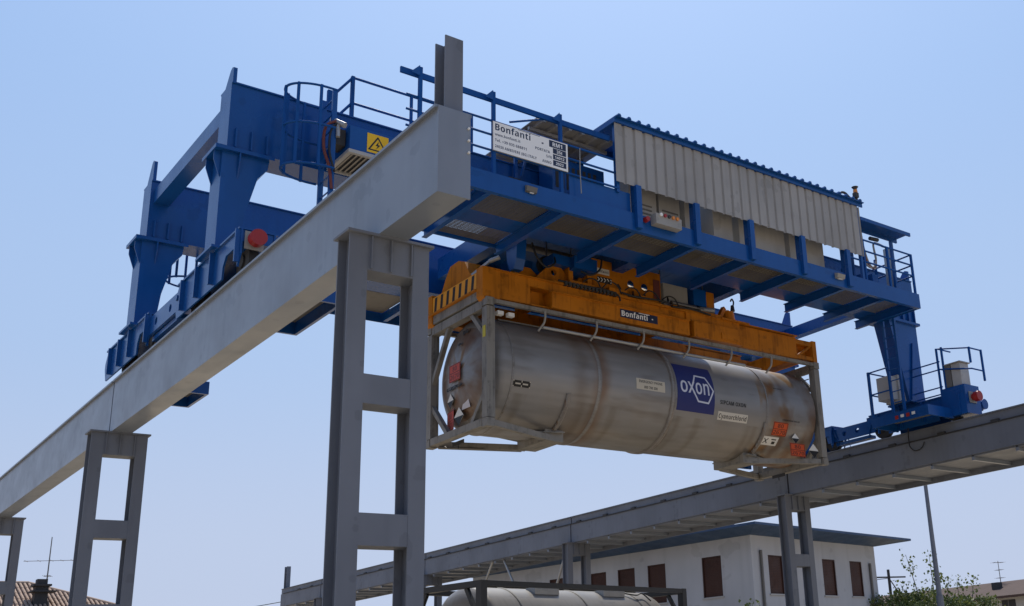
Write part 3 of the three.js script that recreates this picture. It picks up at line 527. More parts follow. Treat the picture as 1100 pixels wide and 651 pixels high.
// ------------------------------------------------------------------ hanging tank container
const tankT = thing('tank_container', 'stained metal tank container with blue oxon panel hanging from the spreader', 'tank container', [15.28, 4.75, -18.77]);
const TR = 1.2, TY = 6.08, TZ = -18.77;
{
  const t = tankT, X0 = 10.92, X1 = 19.82;
  const n1 = fbm(6, 201), n2 = fbm(24, 231, 3), n3 = noise(96, 261), n4 = fbm(3, 291);
  // u: along the tank, v: round it (0.5 = the side seen, 0.25 = the underside)
  const tex = dataTex(1024, 512, (u, v) => {
    const x = 10.5 + u * 9.5;
    let r = 0.66 + 0.09 * n1(u, v) + 0.05 * (n3(u * 0.125, v) - 0.5) + 0.03 * n2(u, v), gg = r * 0.985, b = r * 0.955;
    const mix = (k, c) => { k = Math.max(0, Math.min(1, k)); r += (c[0] * r - r) * k; gg += (c[1] * gg - gg) * k; b += (c[2] * b - b) * k; };
    const band = (c, w, a, col) => mix(a * Math.exp(-Math.pow((x - c + 0.12 * (n2(v, u) - 0.5) * 2) / w, 2)) * (0.45 + 0.9 * n1(v * 2, u)), col);
    band(13.24, 0.17, 0.75, [0.84, 0.66, 0.53]); band(15.24, 0.05, 0.7, [0.7, 0.6, 0.5]);
    band(12.75, 0.2, 0.45, [0.75, 0.66, 0.58]); band(18.75, 0.12, 0.6, [0.75, 0.62, 0.52]);
    const br = n4(u * 2.0 + 0.2, v); mix((br - 0.58) * 1.4, [0.9, 0.82, 0.74]);
    const dr = n1(u * 4, v * 0.5); if (v < 0.42) mix((dr - 0.5) * 1.6, [0.7, 0.63, 0.54]);         // splashed road dirt, patchy
    if (x > 17.9) { const k = n1(u * 3 + 0.4, v * 1.5); mix((k - 0.42) * 2.4 * Math.min(1, (x - 17.9)), [0.78, 0.56, 0.38]); mix((n2(u + 0.3, v * 0.6) - 0.56) * 3.5, [0.95, 0.66, 0.3]); }
    mix((n2(u * 0.5 + 0.5, v * 2) - 0.6) * 1.2, [0.72, 0.66, 0.6]);
    return [r, gg, b];
  });
  const tm = std(L(0.50, 0.50, 0.52), { map: tex, metalness: 0.3, roughness: 0.58, roughnessMap: rep(roughTex, 3, 3) });
  const shell = (x0, x1, r, seg = 96) => {                             // open cylinder along x
    const n = Math.max(1, Math.round((x1 - x0) / 0.5)), pos = [], nor = [], uv = [], ix = [];
    for (let i = 0; i <= n; i++) for (let j = 0; j <= seg; j++) {
      const x = x0 + (x1 - x0) * i / n, a = (j / seg - 0.5) * 2 * Math.PI; pos.push(x, TY + r * Math.sin(a), TZ + r * Math.cos(a)); nor.push(0, Math.sin(a), Math.cos(a)); uv.push((x - 10.5) / 9.5, j / seg);
    }
    for (let i = 0; i < n; i++) for (let j = 0; j < seg; j++) { const a = i * (seg + 1) + j, b = a + seg + 1; ix.push(a, b, a + 1, b, b + 1, a + 1); }
    return geo(pos, nor, uv, ix);
  };
  function geo(pos, nor, uv, ix) { const g = new THREE.BufferGeometry(); g.setAttribute('position', new THREE.Float32BufferAttribute(pos, 3)); g.setAttribute('normal', new THREE.Float32BufferAttribute(nor, 3)); g.setAttribute('uv', new THREE.Float32BufferAttribute(uv, 2)); g.setIndex(ix); return g; }
  const head = (xb, depth, dir) => {
    const pos = [], nor = [], uv = [], ix = [], nr = 20, seg = 96;
    for (let i = 0; i <= nr; i++) for (let j = 0; j <= seg; j++) {
      const f = i / nr * Math.PI / 2, a = (j / seg - 0.5) * 2 * Math.PI, r = TR * Math.cos(f), x = xb + dir * depth * Math.sin(f);
      const n = new THREE.Vector3(dir * Math.sin(f) / depth, Math.sin(a) * Math.cos(f) / TR, Math.cos(a) * Math.cos(f) / TR).normalize();
      pos.push(x, TY + r * Math.sin(a), TZ + r * Math.cos(a)); nor.push(n.x, n.y, n.z); uv.push((x - 10.5) / 9.5 + (dir > 0 ? 1 : -1) * (1 - Math.cos(f)) * 0.1, j / seg);
    }
    for (let i = 0; i < nr; i++) for (let j = 0; j < seg; j++) { const a = i * (seg + 1) + j, b = a + seg + 1; dir > 0 ? ix.push(a, b, a + 1, b, b + 1, a + 1) : ix.push(a, a + 1, b, b, a + 1, b + 1); }
    return geo(pos, nor, uv, ix);
  };
  const brl = part('barrel', [shell(X0, X1, TR)], tm, t, { uv: true });
  part('tank_head', [head(X0, 0.4, -1)], tm, t, { uv: true });
  part('tank_head', [head(X1, 0.2, 1)], tm, t, { uv: true });
  const ring = (x, w, h) => { const g = new THREE.LatheGeometry([[TR - 0.02, -w / 2], [TR + h, -w / 2 + h * 0.4], [TR + h, w / 2 - h * 0.4], [TR - 0.02, w / 2]].map(([a, b]) => new THREE.Vector2(a, b)), 96); g.rotateZ(-Math.PI / 2); g.translate(x, TY, TZ); return g; };
  for (const [x, w, h] of [[13.2, 0.1, 0.008], [15.22, 0.12, 0.03], [11.07, 0.05, 0.012], [18.15, 0.05, 0.012]]) part('stiffening_ring', [ring(x, w, h)], tm, brl);
  // frame
  for (const [x, xo] of [[10.46, 1], [19.94, -1]]) {
    const ef = parts('end_beam', [bx(x, x + 0.18, 7.16, 7.34, -19.8, -17.75), bx(x, x + 0.18, 4.78, 4.93, -19.8, -17.75)], M.frame, t)[0];
    for (const z of [-17.71, -19.99]) {
      part('corner_post', [bx(x + 0.002 - (xo < 0 ? 0.03 : 0), x + 0.186 - (xo < 0 ? 0.03 : 0), 4.93, 7.18, z - (z > -18 ? 0.03 : 0), z + (z > -18 ? 0.156 : 0.186))], M.frame, t);
      for (const y of [4.75, 7.2]) part('corner_casting', [bx(x - 0.008, x + 0.168, y, y + 0.165, z - 0.006, z + 0.166)], M.frame, t);
    }
    const d = (z0, y0, z1, y1) => bar([x + 0.08, y0, z0], [x + 0.08, y1, z1], 0.1, 0.09);
    part('diagonal', [d(-17.72, 6.62, -18.25, 7.19)], M.frame, ef); part('diagonal', [d(-19.84, 6.1, -19.15, 7.19)], M.frame, ef);
    part('diagonal', [d(-17.72, 5.45, -18.2, 4.93)], M.frame, ef); part('diagonal', [d(-19.84, 5.6, -19.2, 4.93)], M.frame, ef);
    // saddle with splayed braces to the bottom corners
    const s = (v) => x + 0.08 + xo * v;
    const sd = part('saddle', [bx(Math.min(s(1.7), s(2.15)), Math.max(s(1.7), s(2.15)), 4.76, 5.12, -19.3, -18.24)], M.frame, t);
    part('brace', [bar([s(0.1), 4.84, -17.66], [s(1.9), 4.82, -18.3], 0.12, 0.12)], M.frame, sd);
    part('brace', [bar([s(0.1), 4.84, -19.88], [s(1.9), 4.82, -19.3], 0.12, 0.12)], M.frame, sd);
    part('saddle_plate', [prism([[s(0.9), 18.5], [s(2.1), 18.1], [s(2.1), 19.4], [s(0.9), 19.05]], 0.02).rotateX(-Math.PI / 2).translate(0, 4.93, 0)], M.frame, sd);
    const arc = []; for (let k = 0; k <= 14; k++) { const a = -Math.PI * 0.62 + k / 14 * Math.PI * 0.5; arc.push([s(1.95) - xo * 0.05 + xo * 0.0 * k, TY + (TR + 0.012) * Math.sin(a), TZ + (TR + 0.012) * Math.cos(a)]); }
    part('saddle_pad', [pipe(arc, 0.055, 30, false, 8)], tm, sd);
    for (const k of [[-19.05, 0.22]]) part('document_plate', [bx(s(0.15) - 0.01, s(0.15) + 0.01, 4.68, 4.76, k[0] - k[1], k[0] + k[1]), bx(s(0.15) - 0.006, s(0.15) + 0.006, 4.6, 4.68, k[0] - 0.01, k[0] + 0.01)], M.dark, ef);
  }
  for (const z of [-17.6, -19.94]) part('side_rail', [bx(10.63, 19.93, 7.265, 7.345, z - 0.04, z + 0.04)], M.frame, t);
  part('bottom_tube', [rod([10.6, 4.74, -19.7], [12.4, 4.78, -19.4], 0.03)], M.steel, t);
  for (const x of [11.82, 13.13, 14.41, 15.73, 17.05, 18.38]) part('rail_bracket', [pipe([[x, 7.28, -17.545], [x + 0.005, 7.2, -17.535], [x - 0.005, 7.05, -17.56], [x - 0.04, 6.96, -17.62], [x - 0.08, 6.88, -17.68]], 0.025, 20)], M.lightGrey, t);
  part('conduit', [rod([11.85, 6.98, -17.68], [17.6, 6.98, -17.68], 0.035, 0.035, 10)], M.galv, t);
  part('top_walkway', [bx(11.3, 19.0, 7.28, 7.31, -19.4, -18.5)], M.galv, t);
  part('valve_box', [bx(14.6, 15.6, 7.1, 7.27, -19.2, -18.3)], M.galv, t);
  for (const x of [10.75, 11.0]) part('shackle', [bx(x, x + 0.14, 7.06, 7.14, -17.72, -17.62)], M.white, t);
  part('post_sticker', [bx(10.452, 10.4615, 6.55, 6.78, -17.7, -17.6)], std(L(0.5, 0.42, 0.03), { roughness: 0.6 }), t);
  // ladder on the right end
  part('end_ladder', [0, 1, 2, 3, 4].map((i) => rod([19.9, 6.3 + i * 0.22, -18.2], [19.9, 6.3 + i * 0.22, -17.75], 0.014)).concat([bx(19.88, 19.92, 5.0, 7.2, -18.22, -18.18)]), M.frame, t);
  // decals on the barrel
  const decal = (name, x, s, w, h, mat, dr = 0.004) => {                // x: left, s: arc length above the middle line, of the lower edge
    const r = TR + dr, n = 10, pos = [], nor = [], uv = [], ix = [];
    for (let j = 0; j <= n; j++) { const a = (s + h * j / n) / TR; for (let i = 0; i <= 1; i++) { pos.push(x + w * i, TY + r * Math.sin(a), TZ + r * Math.cos(a)); nor.push(0, Math.sin(a), Math.cos(a)); uv.push(i, j / n); } }
    for (let j = 0; j < n; j++) { const a = j * 2; ix.push(a, a + 1, a + 2, a + 1, a + 3, a + 2); }
    return part(name, [geo(pos, nor, uv, ix)], mat, brl, { uv: true });
  };
  const pr = (w, h, draw) => std(0xffffff, { map: canvasTex(w, h, draw), roughness: 0.6 });
  const ox = decal('company_panel', 15.33, -0.46, 1.12, 1.14, pr(512, 512, (g) => {
    g.fillStyle = '#131f63'; g.fillRect(0, 0, 512, 512); g.strokeStyle = g.fillStyle = '#c3c8d8'; g.font = '215px sans-serif'; g.fillText('ox', 40, 318, 205); g.fillText('on', 246, 318, 205); g.lineWidth = 6; g.strokeText('ox', 40, 318, 205); g.strokeText('on', 246, 318, 205);
    g.lineWidth = 18; g.lineJoin = 'miter'; g.beginPath(); [[228, 205], [268, 122], [408, 128], [496, 268], [424, 402], [284, 396], [226, 310]].forEach(([x, y], i) => (i ? g.lineTo(x, y) : g.moveTo(x, y))); g.stroke();
  })); ox.userData.label = 'blue square panel with pale oxon lettering in a hexagon';
  const text = (bg, fg, lines, px, w, h) => pr(w, h, (g) => { if (bg) { g.fillStyle = bg; g.fillRect(0, 0, w, h); } g.fillStyle = fg; F(g, px); g.textAlign = 'center'; lines.forEach((l, i) => g.fillText(l, w / 2, h * (i + 0.5) / lines.length + px * 0.36, w * 0.95)); });
  decal('phone_label', 14.17, -0.13, 0.8, 0.24, text('#bdb5a4', '#2c2824', ['EMERGENCY PHONE', '800 700 300'], 44, 512, 128));
  decal('cargo_label', 16.58, -0.55, 0.94, 0.2, text('#c6c0b4', '#1f1c19', ['Cyanurchlorid'], 74, 512, 100));
  // lettering sprayed straight on the metal: thin raised letters, no background
  decal('lettering', 16.6, -0.2, 0.86, 0.13, cut('SIPCAM OXON', 96, 512, 80), 0.004);
  decal('lettering', 18.34, 0.42, 0.56, 0.06, cut('MAX GROSS', 60, 512, 64));
  decal('lettering', 18.6, -0.36, 0.74, 0.05, cut('CORROSIVE SOLID', 60, 512, 50));
  function cut(s, px, w, h) {
    const c = canvasTex(w, h, (g) => { g.fillStyle = '#000'; g.fillRect(0, 0, w, h); g.fillStyle = '#fff'; F(g, px * 0.8); g.textAlign = 'center'; g.fillText(s, w / 2, h / 2 + px * 0.29, w * 0.97); }); c.colorSpace = THREE.NoColorSpace;
    return std(L(0.02, 0.02, 0.022), { alphaMap: c, transparent: true, roughness: 0.7 });
  }
  const placard = () => pr(128, 128, (g) => { g.fillStyle = '#c2480f'; g.fillRect(0, 0, 128, 128); g.strokeStyle = g.fillStyle = '#5a2008'; g.lineWidth = 6; g.strokeRect(5, 5, 118, 118); g.fillRect(4, 61, 120, 6); F(g, 50); g.textAlign = 'center'; g.fillText('80', 64, 52); g.fillText('2670', 64, 112, 108); });
  const pm = placard();
  decal('orange_plate', 18.4, -0.74, 0.5, 0.34, pm);
  decal('handling_label', 18.16, -1.02, 0.55, 0.24, pr(256, 112, (g) => { g.fillStyle = '#d6d3cc'; g.fillRect(0, 0, 256, 112); g.strokeStyle = g.fillStyle = '#191715'; g.lineWidth = 12; g.beginPath(); g.moveTo(40, 24); g.lineTo(100, 88); g.moveTo(100, 24); g.lineTo(40, 88); g.stroke(); g.fillRect(150, 26, 74, 14); g.fillRect(170, 56, 50, 36); }));
  const corr = pr(128, 128, (g) => { g.fillStyle = '#d8d6d0'; g.fillRect(0, 0, 128, 128); g.fillStyle = '#17181c'; g.beginPath(); g.moveTo(0, 0); g.lineTo(0, 128); g.lineTo(128, 128); g.fill(); g.fillStyle = '#d8d6d0'; F(g, 30); });
  const dia = (x, y, z, a, name = 'hazard_diamond', par = tankT, ry = 0) => { const g = new THREE.BoxGeometry(a, a, 0.006); g.rotateZ(Math.PI / 4); g.rotateY(ry); g.translate(x, y, z); return part(name, [g], corr, par, { uv: true }); };
  // plates carried by the frame at the right end
  part('orange_plate', [bx(18.9, 19.42, 4.9, 5.22, -17.66, -17.652)], std(0xffffff, { map: pm.map, roughness: 0.6 }), t, { uv: true });
  dia(19.7, 5.08, -17.63, 0.25); dia(19.18, 5.36, -17.72, 0.18);
  // arrow sticker on the left
  decal('link_sticker', 11.1, -0.46, 0.4, 0.13, pr(256, 84, (g) => { g.fillStyle = '#16130f'; g.fillRect(0, 0, 256, 84); g.fillStyle = '#b8b0a2'; g.fillRect(34, 32, 78, 20); g.fillRect(144, 32, 78, 20); g.fillRect(122, 0, 12, 24); g.fillRect(122, 60, 12, 24); g.fillRect(0, 0, 14, 14); g.fillRect(242, 0, 14, 14); g.fillRect(0, 70, 14, 14); g.fillRect(242, 70, 14, 14); }));
  // plates on the left head
  const hd = (name, y, z, w, h, m, diam, dx = 0) => { const ny = (y - TY) / TR, nz = (z - TZ) / TR, q = Math.sqrt(Math.max(0, 1 - ny * ny - nz * nz)); const x = X0 - 0.4 * q;
    const n = new THREE.Vector3(-q / 0.38, ny / TR, nz / TR).normalize(); const g = new THREE.BoxGeometry(w, h, 0.006); if (diam) g.rotateZ(Math.PI / 4);
    g.applyQuaternion(new THREE.Quaternion().setFromUnitVectors(new THREE.Vector3(0, 0, 1), new THREE.Vector3(n.x, 0, n.z).normalize())); g.translate(x - 0.03 + dx, y, z); return part(name, [g], m, t, { uv: true }); };
  const redp = pr(128, 128, (g) => { g.fillStyle = '#b5402a'; g.fillRect(0, 0, 128, 128); g.strokeStyle = g.fillStyle = '#5d1a10'; g.lineWidth = 6; g.strokeRect(5, 5, 118, 118); g.fillRect(4, 61, 120, 6); F(g, 50); g.textAlign = 'center'; g.fillText('80', 64, 52); g.fillText('2670', 64, 112, 108); });
  hd('orange_plate', 6.12, -18.86, 0.46, 0.36, redp); hd('orange_plate', 5.2, -19.25, 0.46, 0.42, redp, false, -0.05);
  { const g = prismX([[-18.74, 5.32], [-18.40, 5.32], [-18.57, 5.72]], 10.585, 10.592); part('warning_triangle', [g], std(L(0.6, 0.55, 0.54), { roughness: 0.6 }), t); } hd('hazard_diamond', 5.2, -18.8, 0.27, 0.27, corr, true, -0.06); hd('hazard_diamond', 5.58, -19.12, 0.22, 0.22, corr, true);
  hd('lettering', 5.82, -18.9, 0.66, 0.1, cut('OXON ITALIA', 60, 256, 50));
  hd('lettering', 6.95, -18.65, 0.36, 0.12, cut('20', 90, 128, 84)); hd('lettering', 6.68, -18.75, 0.24, 0.1, cut('*', 120, 64, 84));
}
// ------------------------------------------------------------------ tank container waiting on a trailer below
{
  const TH = 12.1 * D2R, px = 12.14, pz = -20.59, cx = 3.6, cz = -1.2;
  const wx = px + cx * Math.cos(TH) + cz * Math.sin(TH), wz = pz - cx * Math.sin(TH) + cz * Math.cos(TH);
  const t = thing('tank_container', 'dull beige tank container in a black frame standing on the trailer below', 'tank container', [wx, 2.2 - 2.6, wz], null, TH);
  const w = 1.2, l = 3.6;
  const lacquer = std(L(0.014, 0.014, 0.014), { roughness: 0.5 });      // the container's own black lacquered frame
  const cr = painted(L(0.27, 0.25, 0.225), 0.45);
  for (const sx of [-1, 1]) {
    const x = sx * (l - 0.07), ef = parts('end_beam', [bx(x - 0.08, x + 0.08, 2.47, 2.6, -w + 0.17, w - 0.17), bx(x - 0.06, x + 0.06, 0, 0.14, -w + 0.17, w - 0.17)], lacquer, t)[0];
    for (const sz of [-1, 1]) {
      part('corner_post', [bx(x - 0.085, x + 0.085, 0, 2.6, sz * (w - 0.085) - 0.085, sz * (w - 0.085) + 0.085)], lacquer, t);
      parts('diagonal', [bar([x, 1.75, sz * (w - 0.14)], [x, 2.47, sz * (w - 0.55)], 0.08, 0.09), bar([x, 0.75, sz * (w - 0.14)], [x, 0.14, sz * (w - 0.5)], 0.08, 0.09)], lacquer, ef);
    }
  }
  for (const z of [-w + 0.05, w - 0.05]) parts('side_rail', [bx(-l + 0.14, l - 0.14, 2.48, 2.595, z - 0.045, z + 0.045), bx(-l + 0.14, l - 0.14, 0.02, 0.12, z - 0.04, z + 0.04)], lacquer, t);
  const barrel = new THREE.LatheGeometry([[0.001, -3.4], [0.5, -3.36], [0.85, -3.22], [1.04, -3.02], [1.07, -2.9], [1.07, 2.9], [1.04, 3.02], [0.85, 3.22], [0.5, 3.36], [0.001, 3.4]].map(([a, b]) => new THREE.Vector2(a, b)), 64);
  barrel.rotateZ(-Math.PI / 2); barrel.translate(0, 1.5, 0);
  part('barrel', [barrel], cr, t);
  for (const x of [-2.1, 0.1, 2.2]) { const g = new THREE.LatheGeometry([[1.06, -0.04], [1.085, -0.03], [1.085, 0.03], [1.06, 0.04]].map(([a, b]) => new THREE.Vector2(a, b)), 64); g.rotateZ(-Math.PI / 2); g.translate(x, 1.5, 0); part('strap', [g], M.plate, t); }
  part('top_walkway', [bx(-2.9, 2.9, 2.6, 2.62, -0.3, 0.1)], M.galv, t);
  part('spill_box', [bx(1.0, 1.8, 2.4, 2.56, 0.3, 0.6)], M.galv, t); part('spill_box', [bx(-1.4, -0.6, 2.4, 2.56, 0.3, 0.6)], M.galv, t);
  part('hose', [pipe([[1.9, 2.5, 0.5], [2.2, 2.45, 0.65], [2.5, 2.5, 0.6], [2.6, 2.3, 0.8]], 0.02, 20)], M.black, t);
  const tr = thing('trailer', 'flat container trailer under the beige tank container', 'trailer', [wx, -EYE, wz], null, TH);
  const top = 2.2 - 2.6 + EYE;
  part('chassis', [bx(-4.2, 3.9, top - 0.28, top - 0.1, -0.55, -0.35), bx(-4.2, 3.9, top - 0.28, top - 0.1, 0.35, 0.55), ...[-3.5, -1.5, 0.5, 2.2, 3.5].map((x) => bx(x - 0.08, x + 0.08, top - 0.1, top - 0.002, -1.2, 1.2))], M.dark, tr);
  for (const x of [1.2, 2.5, 3.8]) { const ax = part('axle', [rod([x - 0.6, 0.5, -1.1], [x - 0.6, 0.5, 1.1], 0.07), bx(x - 0.68, x - 0.52, 0.5, top - 0.28, -0.5, 0.5)], M.dark, tr); for (const s of [-1, 1]) part('wheel', [rod([x - 0.6, 0.5, s * 0.85], [x - 0.6, 0.5, s * 1.2], 0.5, 0.5, 28)], M.black, ax); }
  part('landing_leg', [bx(-2.6, -2.45, 0, top - 0.28, -0.5, -0.38), bx(-2.6, -2.45, 0, top - 0.28, 0.38, 0.5)], M.dark, tr);
}
// ------------------------------------------------------------------ white building
{
  const A = 9 * D2R, h = thing('white_building', 'white two storey building with blue flat roof edge and brown shutters', 'building', [29, -EYE, -29.56], null, A);
  // own frame: x along the short side, z negative along the long side, y from the ground
  const wallM = std(L(0.47, 0.49, 0.53), { map: rep(paintTex, 0.09), roughness: 0.9 });
  const y = (v) => v + EYE, W = 9.0, LN = 16, T = y(4.95);
  const shut = painted(L(0.055, 0.025, 0.02), 0.7), lam = painted(L(0.075, 0.034, 0.026), 0.7), stone = std(L(0.4, 0.4, 0.4), { roughness: 0.9 });
  const longW = [1.95, 4.8, 6.47, 8.1, 10.6, 13.2], shortW = [1.52, 5.26, 7.35], ww = 0.96;
  const holesL = (ys) => longW.map((c) => [[-c - ww / 2, ys], [-c + ww / 2, ys], [-c + ww / 2, ys + 1.52], [-c - ww / 2, ys + 1.52]]);
  const holesS = (ys) => shortW.map((c) => [[c - ww / 2, ys], [c + ww / 2, ys], [c + ww / 2, ys + 1.45], [c - ww / 2, ys + 1.45]]);
  part('wall', [prismX([[-LN, 0], [-0.3, 0], [-0.3, T], [-LN, T]], 0, 0.3, [...holesL(y(2.83)), ...holesL(1.0)])], wallM, h);
  part('wall', [prismZ([[0, 0], [W, 0], [W, T], [0, T]], -0.3, 0, [...holesS(y(2.8)), ...holesS(1.0)])], wallM, h);
  part('wall', [bx(W - 0.3, W, 0, T, -LN, -0.3), bx(0, W, 0, T, -LN - 0.3, -LN)], wallM, h);
  part('floor_slab', [bx(0.31, W - 0.31, y(1.9), y(2.1), -LN + 0.01, -0.31)], stone, h);
  const win = (mk, c, y0, hh, open) => {
    const q = part('shutter', mk(c - ww / 2 + 0.03, c + ww / 2 - 0.03, y0 + (open ? hh * 0.42 : 0), y0 + hh, -0.1, -0.07), shut, h);
    for (let k = 0, n = open ? 14 : 24; k < n; k++) part('slat', mk(c - ww / 2 + 0.04, c + ww / 2 - 0.04, y0 + hh - (k + 0.85) * hh / 24, y0 + hh - (k + 0.15) * hh / 24, -0.07, -0.058), lam, q);
    part('sill', mk(c - ww / 2 - 0.06, c + ww / 2 + 0.06, y0 - 0.05, y0 - 0.002, -0.08, 0.05), stone, h);
    part('window_frame', [...mk(c - ww / 2 + 0.001, c - ww / 2 + 0.05, y0, y0 + hh, -0.06, -0.02), ...mk(c + ww / 2 - 0.05, c + ww / 2 - 0.001, y0, y0 + hh, -0.06, -0.02), ...mk(c - ww / 2 + 0.05, c + ww / 2 - 0.05, y0 + hh - 0.05, y0 + hh - 0.001, -0.06, -0.02)], shut, h);
    if (open) { part('window_pane', mk(c - ww / 2 + 0.05, c + ww / 2 - 0.05, y0, y0 + hh * 0.42, -0.14, -0.13), std(L(0.02, 0.025, 0.035), { roughness: 0.08 }), h); part('mullion', mk(c - 0.03, c + 0.03, y0, y0 + hh * 0.42, -0.13, -0.11), M.white, h); }
  };
  longW.forEach((c, i) => { for (const yy of [y(2.83), 1.0]) win((a, b, c0, c1, d0, d1) => [bx(-d1, -d0, c0, c1, -b, -a)], c, yy, 1.52, i === 2 && yy > 2); });
  shortW.forEach((c) => { for (const yy of [y(2.8), 1.0]) win((a, b, c0, c1, d0, d1) => [bx(a, b, c0, c1, d0, d1)], c, yy, 1.45, false); });
  const soff = painted(L(0.05, 0.095, 0.19), 0.7), o0 = [-1.0, W + 1.6, -LN - 1.0, 1.0], y0 = T, y1 = T + 0.22;
  const c0 = [[-0.05, y0, 0.05], [W + 0.05, y0, 0.05], [W + 0.05, y0, -LN - 0.35], [-0.05, y0, -LN - 0.35]], c1 = [[o0[0], y1, o0[3]], [o0[1], y1, o0[3]], [o0[1], y1, o0[2]], [o0[0], y1, o0[2]]], pp = [];
  for (let k = 0; k < 4; k++) { const n = (k + 1) % 4; pp.push(c0[k], c0[n], c1[n], c0[k], c1[n], c1[k]); }
  pp.push(c0[0], c0[2], c0[1], c0[0], c0[3], c0[2]);
  const sg = new THREE.BufferGeometry(); sg.setAttribute('position', new THREE.Float32BufferAttribute(pp.flat(), 3)); sg.computeVertexNormals(); sg.setAttribute('uv', new THREE.Float32BufferAttribute(new Array(pp.length * 2).fill(0), 2));
  const rfb = part('roof', [bx(o0[0], o0[1], y1, y1 + 0.09, o0[2], o0[3])], soff, h);
  part('soffit', [sg], soff, rfb);
  for (const [a, c] of [[0.7, 0.9], [3.1, 0.6], [5.1, 0.5]]) part('chimney', [bx(-0.7, 0.0, T + 0.312, T + 0.34 + c * 0.22, -a - 0.75, -a)], soff, rfb);
  part('downpipe', [rod([0.52, 0, 0.07], [0.52, y(4.4), 0.07], 0.055)], M.plate, h); part('downpipe', [rod([8.42, 0, 0.07], [8.42, y(4.2), 0.07], 0.055)], M.plate, h);
}
// ------------------------------------------------------------------ tiled houses
function tiledSlope(P, u, v, nu, lu, lv) { // rows of half round tiles running down v from P, spaced along u
  const g = [];
  const U = V(u).normalize(), D = V(v).normalize(), N = new THREE.Vector3().crossVectors(D, U).normalize(); if (N.y < 0) N.negate();
  const du = lu / nu;
  for (let i = 0; i < nu; i++) for (let k = 0; k < Math.ceil(lv / 0.4); k++) {
    const c = new THREE.CylinderGeometry(0.056, 0.066, 0.42, 6, 1, true, -Math.PI / 2, Math.PI);
    c.applyMatrix4(new THREE.Matrix4().makeBasis(U.clone(), D.clone().negate(), N.clone()));
    const p = V(P).addScaledVector(U, (i + 0.5) * du).addScaledVector(D, (k + 0.5) * 0.4).addScaledVector(N, 0.03 + (k % 2) * 0.008);
    c.translate(p.x, p.y, p.z); g.push(c);
  }
  return g;
}
const tileM = std(L(0.40, 0.28, 0.205), { roughness: 0.9, map: rep(paintTex, 0.7) }), tileU = tileM, plaster = std(L(0.5, 0.46, 0.4), { roughness: 0.95, map: rep(paintTex, 0.1) });
function antenna(base, hgt, label, turn, arms) {
  const a = thing('tv_antenna', label, 'antenna', base);
  const [x, y, z] = base; part('mast', [rod([x, y, z], [x, y + hgt, z], 0.03, 0.02)], M.steel, a);
  for (const [f, l] of arms) {
    const yy = y + hgt * f, dx = Math.cos(turn) * l, dz = Math.sin(turn) * l;
    const b = part('boom', [rod([x - dx * 0.5, yy, z - dz * 0.5], [x + dx * 0.5, yy, z + dz * 0.5], 0.012)], M.steel, a);
    part('element', [-0.45, -0.2, 0.05, 0.25, 0.45].map((k) => rod([x + dx * k - dz / l * 0.3, yy, z + dz * k + dx / l * 0.3], [x + dx * k + dz / l * 0.3, yy, z + dz * k - dx / l * 0.3], 0.008)), M.steel, b);
  }
}
{ // house beyond the left columns
  const s = 52, h = thing('tiled_house', 'house with brown tiled hip roof and dark chimney behind the left columns', 'house', [8, -EYE, -56]);
  part('wall', [bx(-2, 13.2, -EYE, 3.9, -62, -53)], plaster, h);
  // hip roof: ridge from (-1, 5.25) to (10, 5.25) at z -57.5
  const rY = 5.62, eY = 3.6, rz = -57, ez = -52, xr = 10.2, xe = 15.0;
  const tri = (pts) => { const g = new THREE.BufferGeometry(); g.setAttribute('position', new THREE.Float32BufferAttribute(pts.flat(), 3)); g.computeVertexNormals(); g.setAttribute('uv', new THREE.Float32BufferAttribute(new Array(pts.length * 2).fill(0), 2)); return g; };
  const e0 = [-6, eY, ez], e1 = [xe, eY, ez], r0 = [-6, rY, rz], r1 = [xr, rY, rz], b0 = [-6, eY, 2 * rz - ez], b1 = [xe, eY, 2 * rz - ez];
  const rf = part('roof', [tri([e0, e1, r1, e0, r1, r0, e1, b1, r1, b1, b0, r0, b1, r0, r1])], tileU, h);
  const all = [];
  for (let i = 0; i < 120; i++) {
    const x = -5.9 + i * 0.175, f = x > xr ? 1 - (x - xr) / (xe - xr) : 1; if (f <= 0.03) continue;
    const len = Math.hypot(rY - eY, ez - rz) * f, P = [x - 0.0875, eY + (rY - eY) * f, ez + (rz - ez) * f];
    all.push(...tiledSlope(P, [1, 0, 0], [0, eY - rY, ez - rz], 1, 0.175, len));
  }
  const tiles = part('roof_tiles', all, tileM, rf); tiles.userData.kind = 'stuff';
  part('ridge_tiles', [rod([-6, rY + 0.02, rz], [xr, rY + 0.02, rz], 0.11, 0.11, 10), rod([xr, rY + 0.02, rz], [xe, eY + 0.05, ez], 0.1, 0.1, 10)], tileM, rf);
  part('chimney', [bx(9.95, 10.45, 4.0, 5.25, -54.5, -54.0), bx(9.8, 10.75, 5.0, 5.06, -54.7, -53.85), bx(9.85, 10.55, 5.25, 5.33, -54.6, -53.9), bx(10.0, 10.4, 5.33, 5.55, -54.45, -54.05)], M.dark, rf);
  antenna([10.5, 5.5, -54.8], 1.95, 'thin television antenna beside the dark chimney', 0.4, [[0.47, 2.0], [0.13, 0.3]]);
}
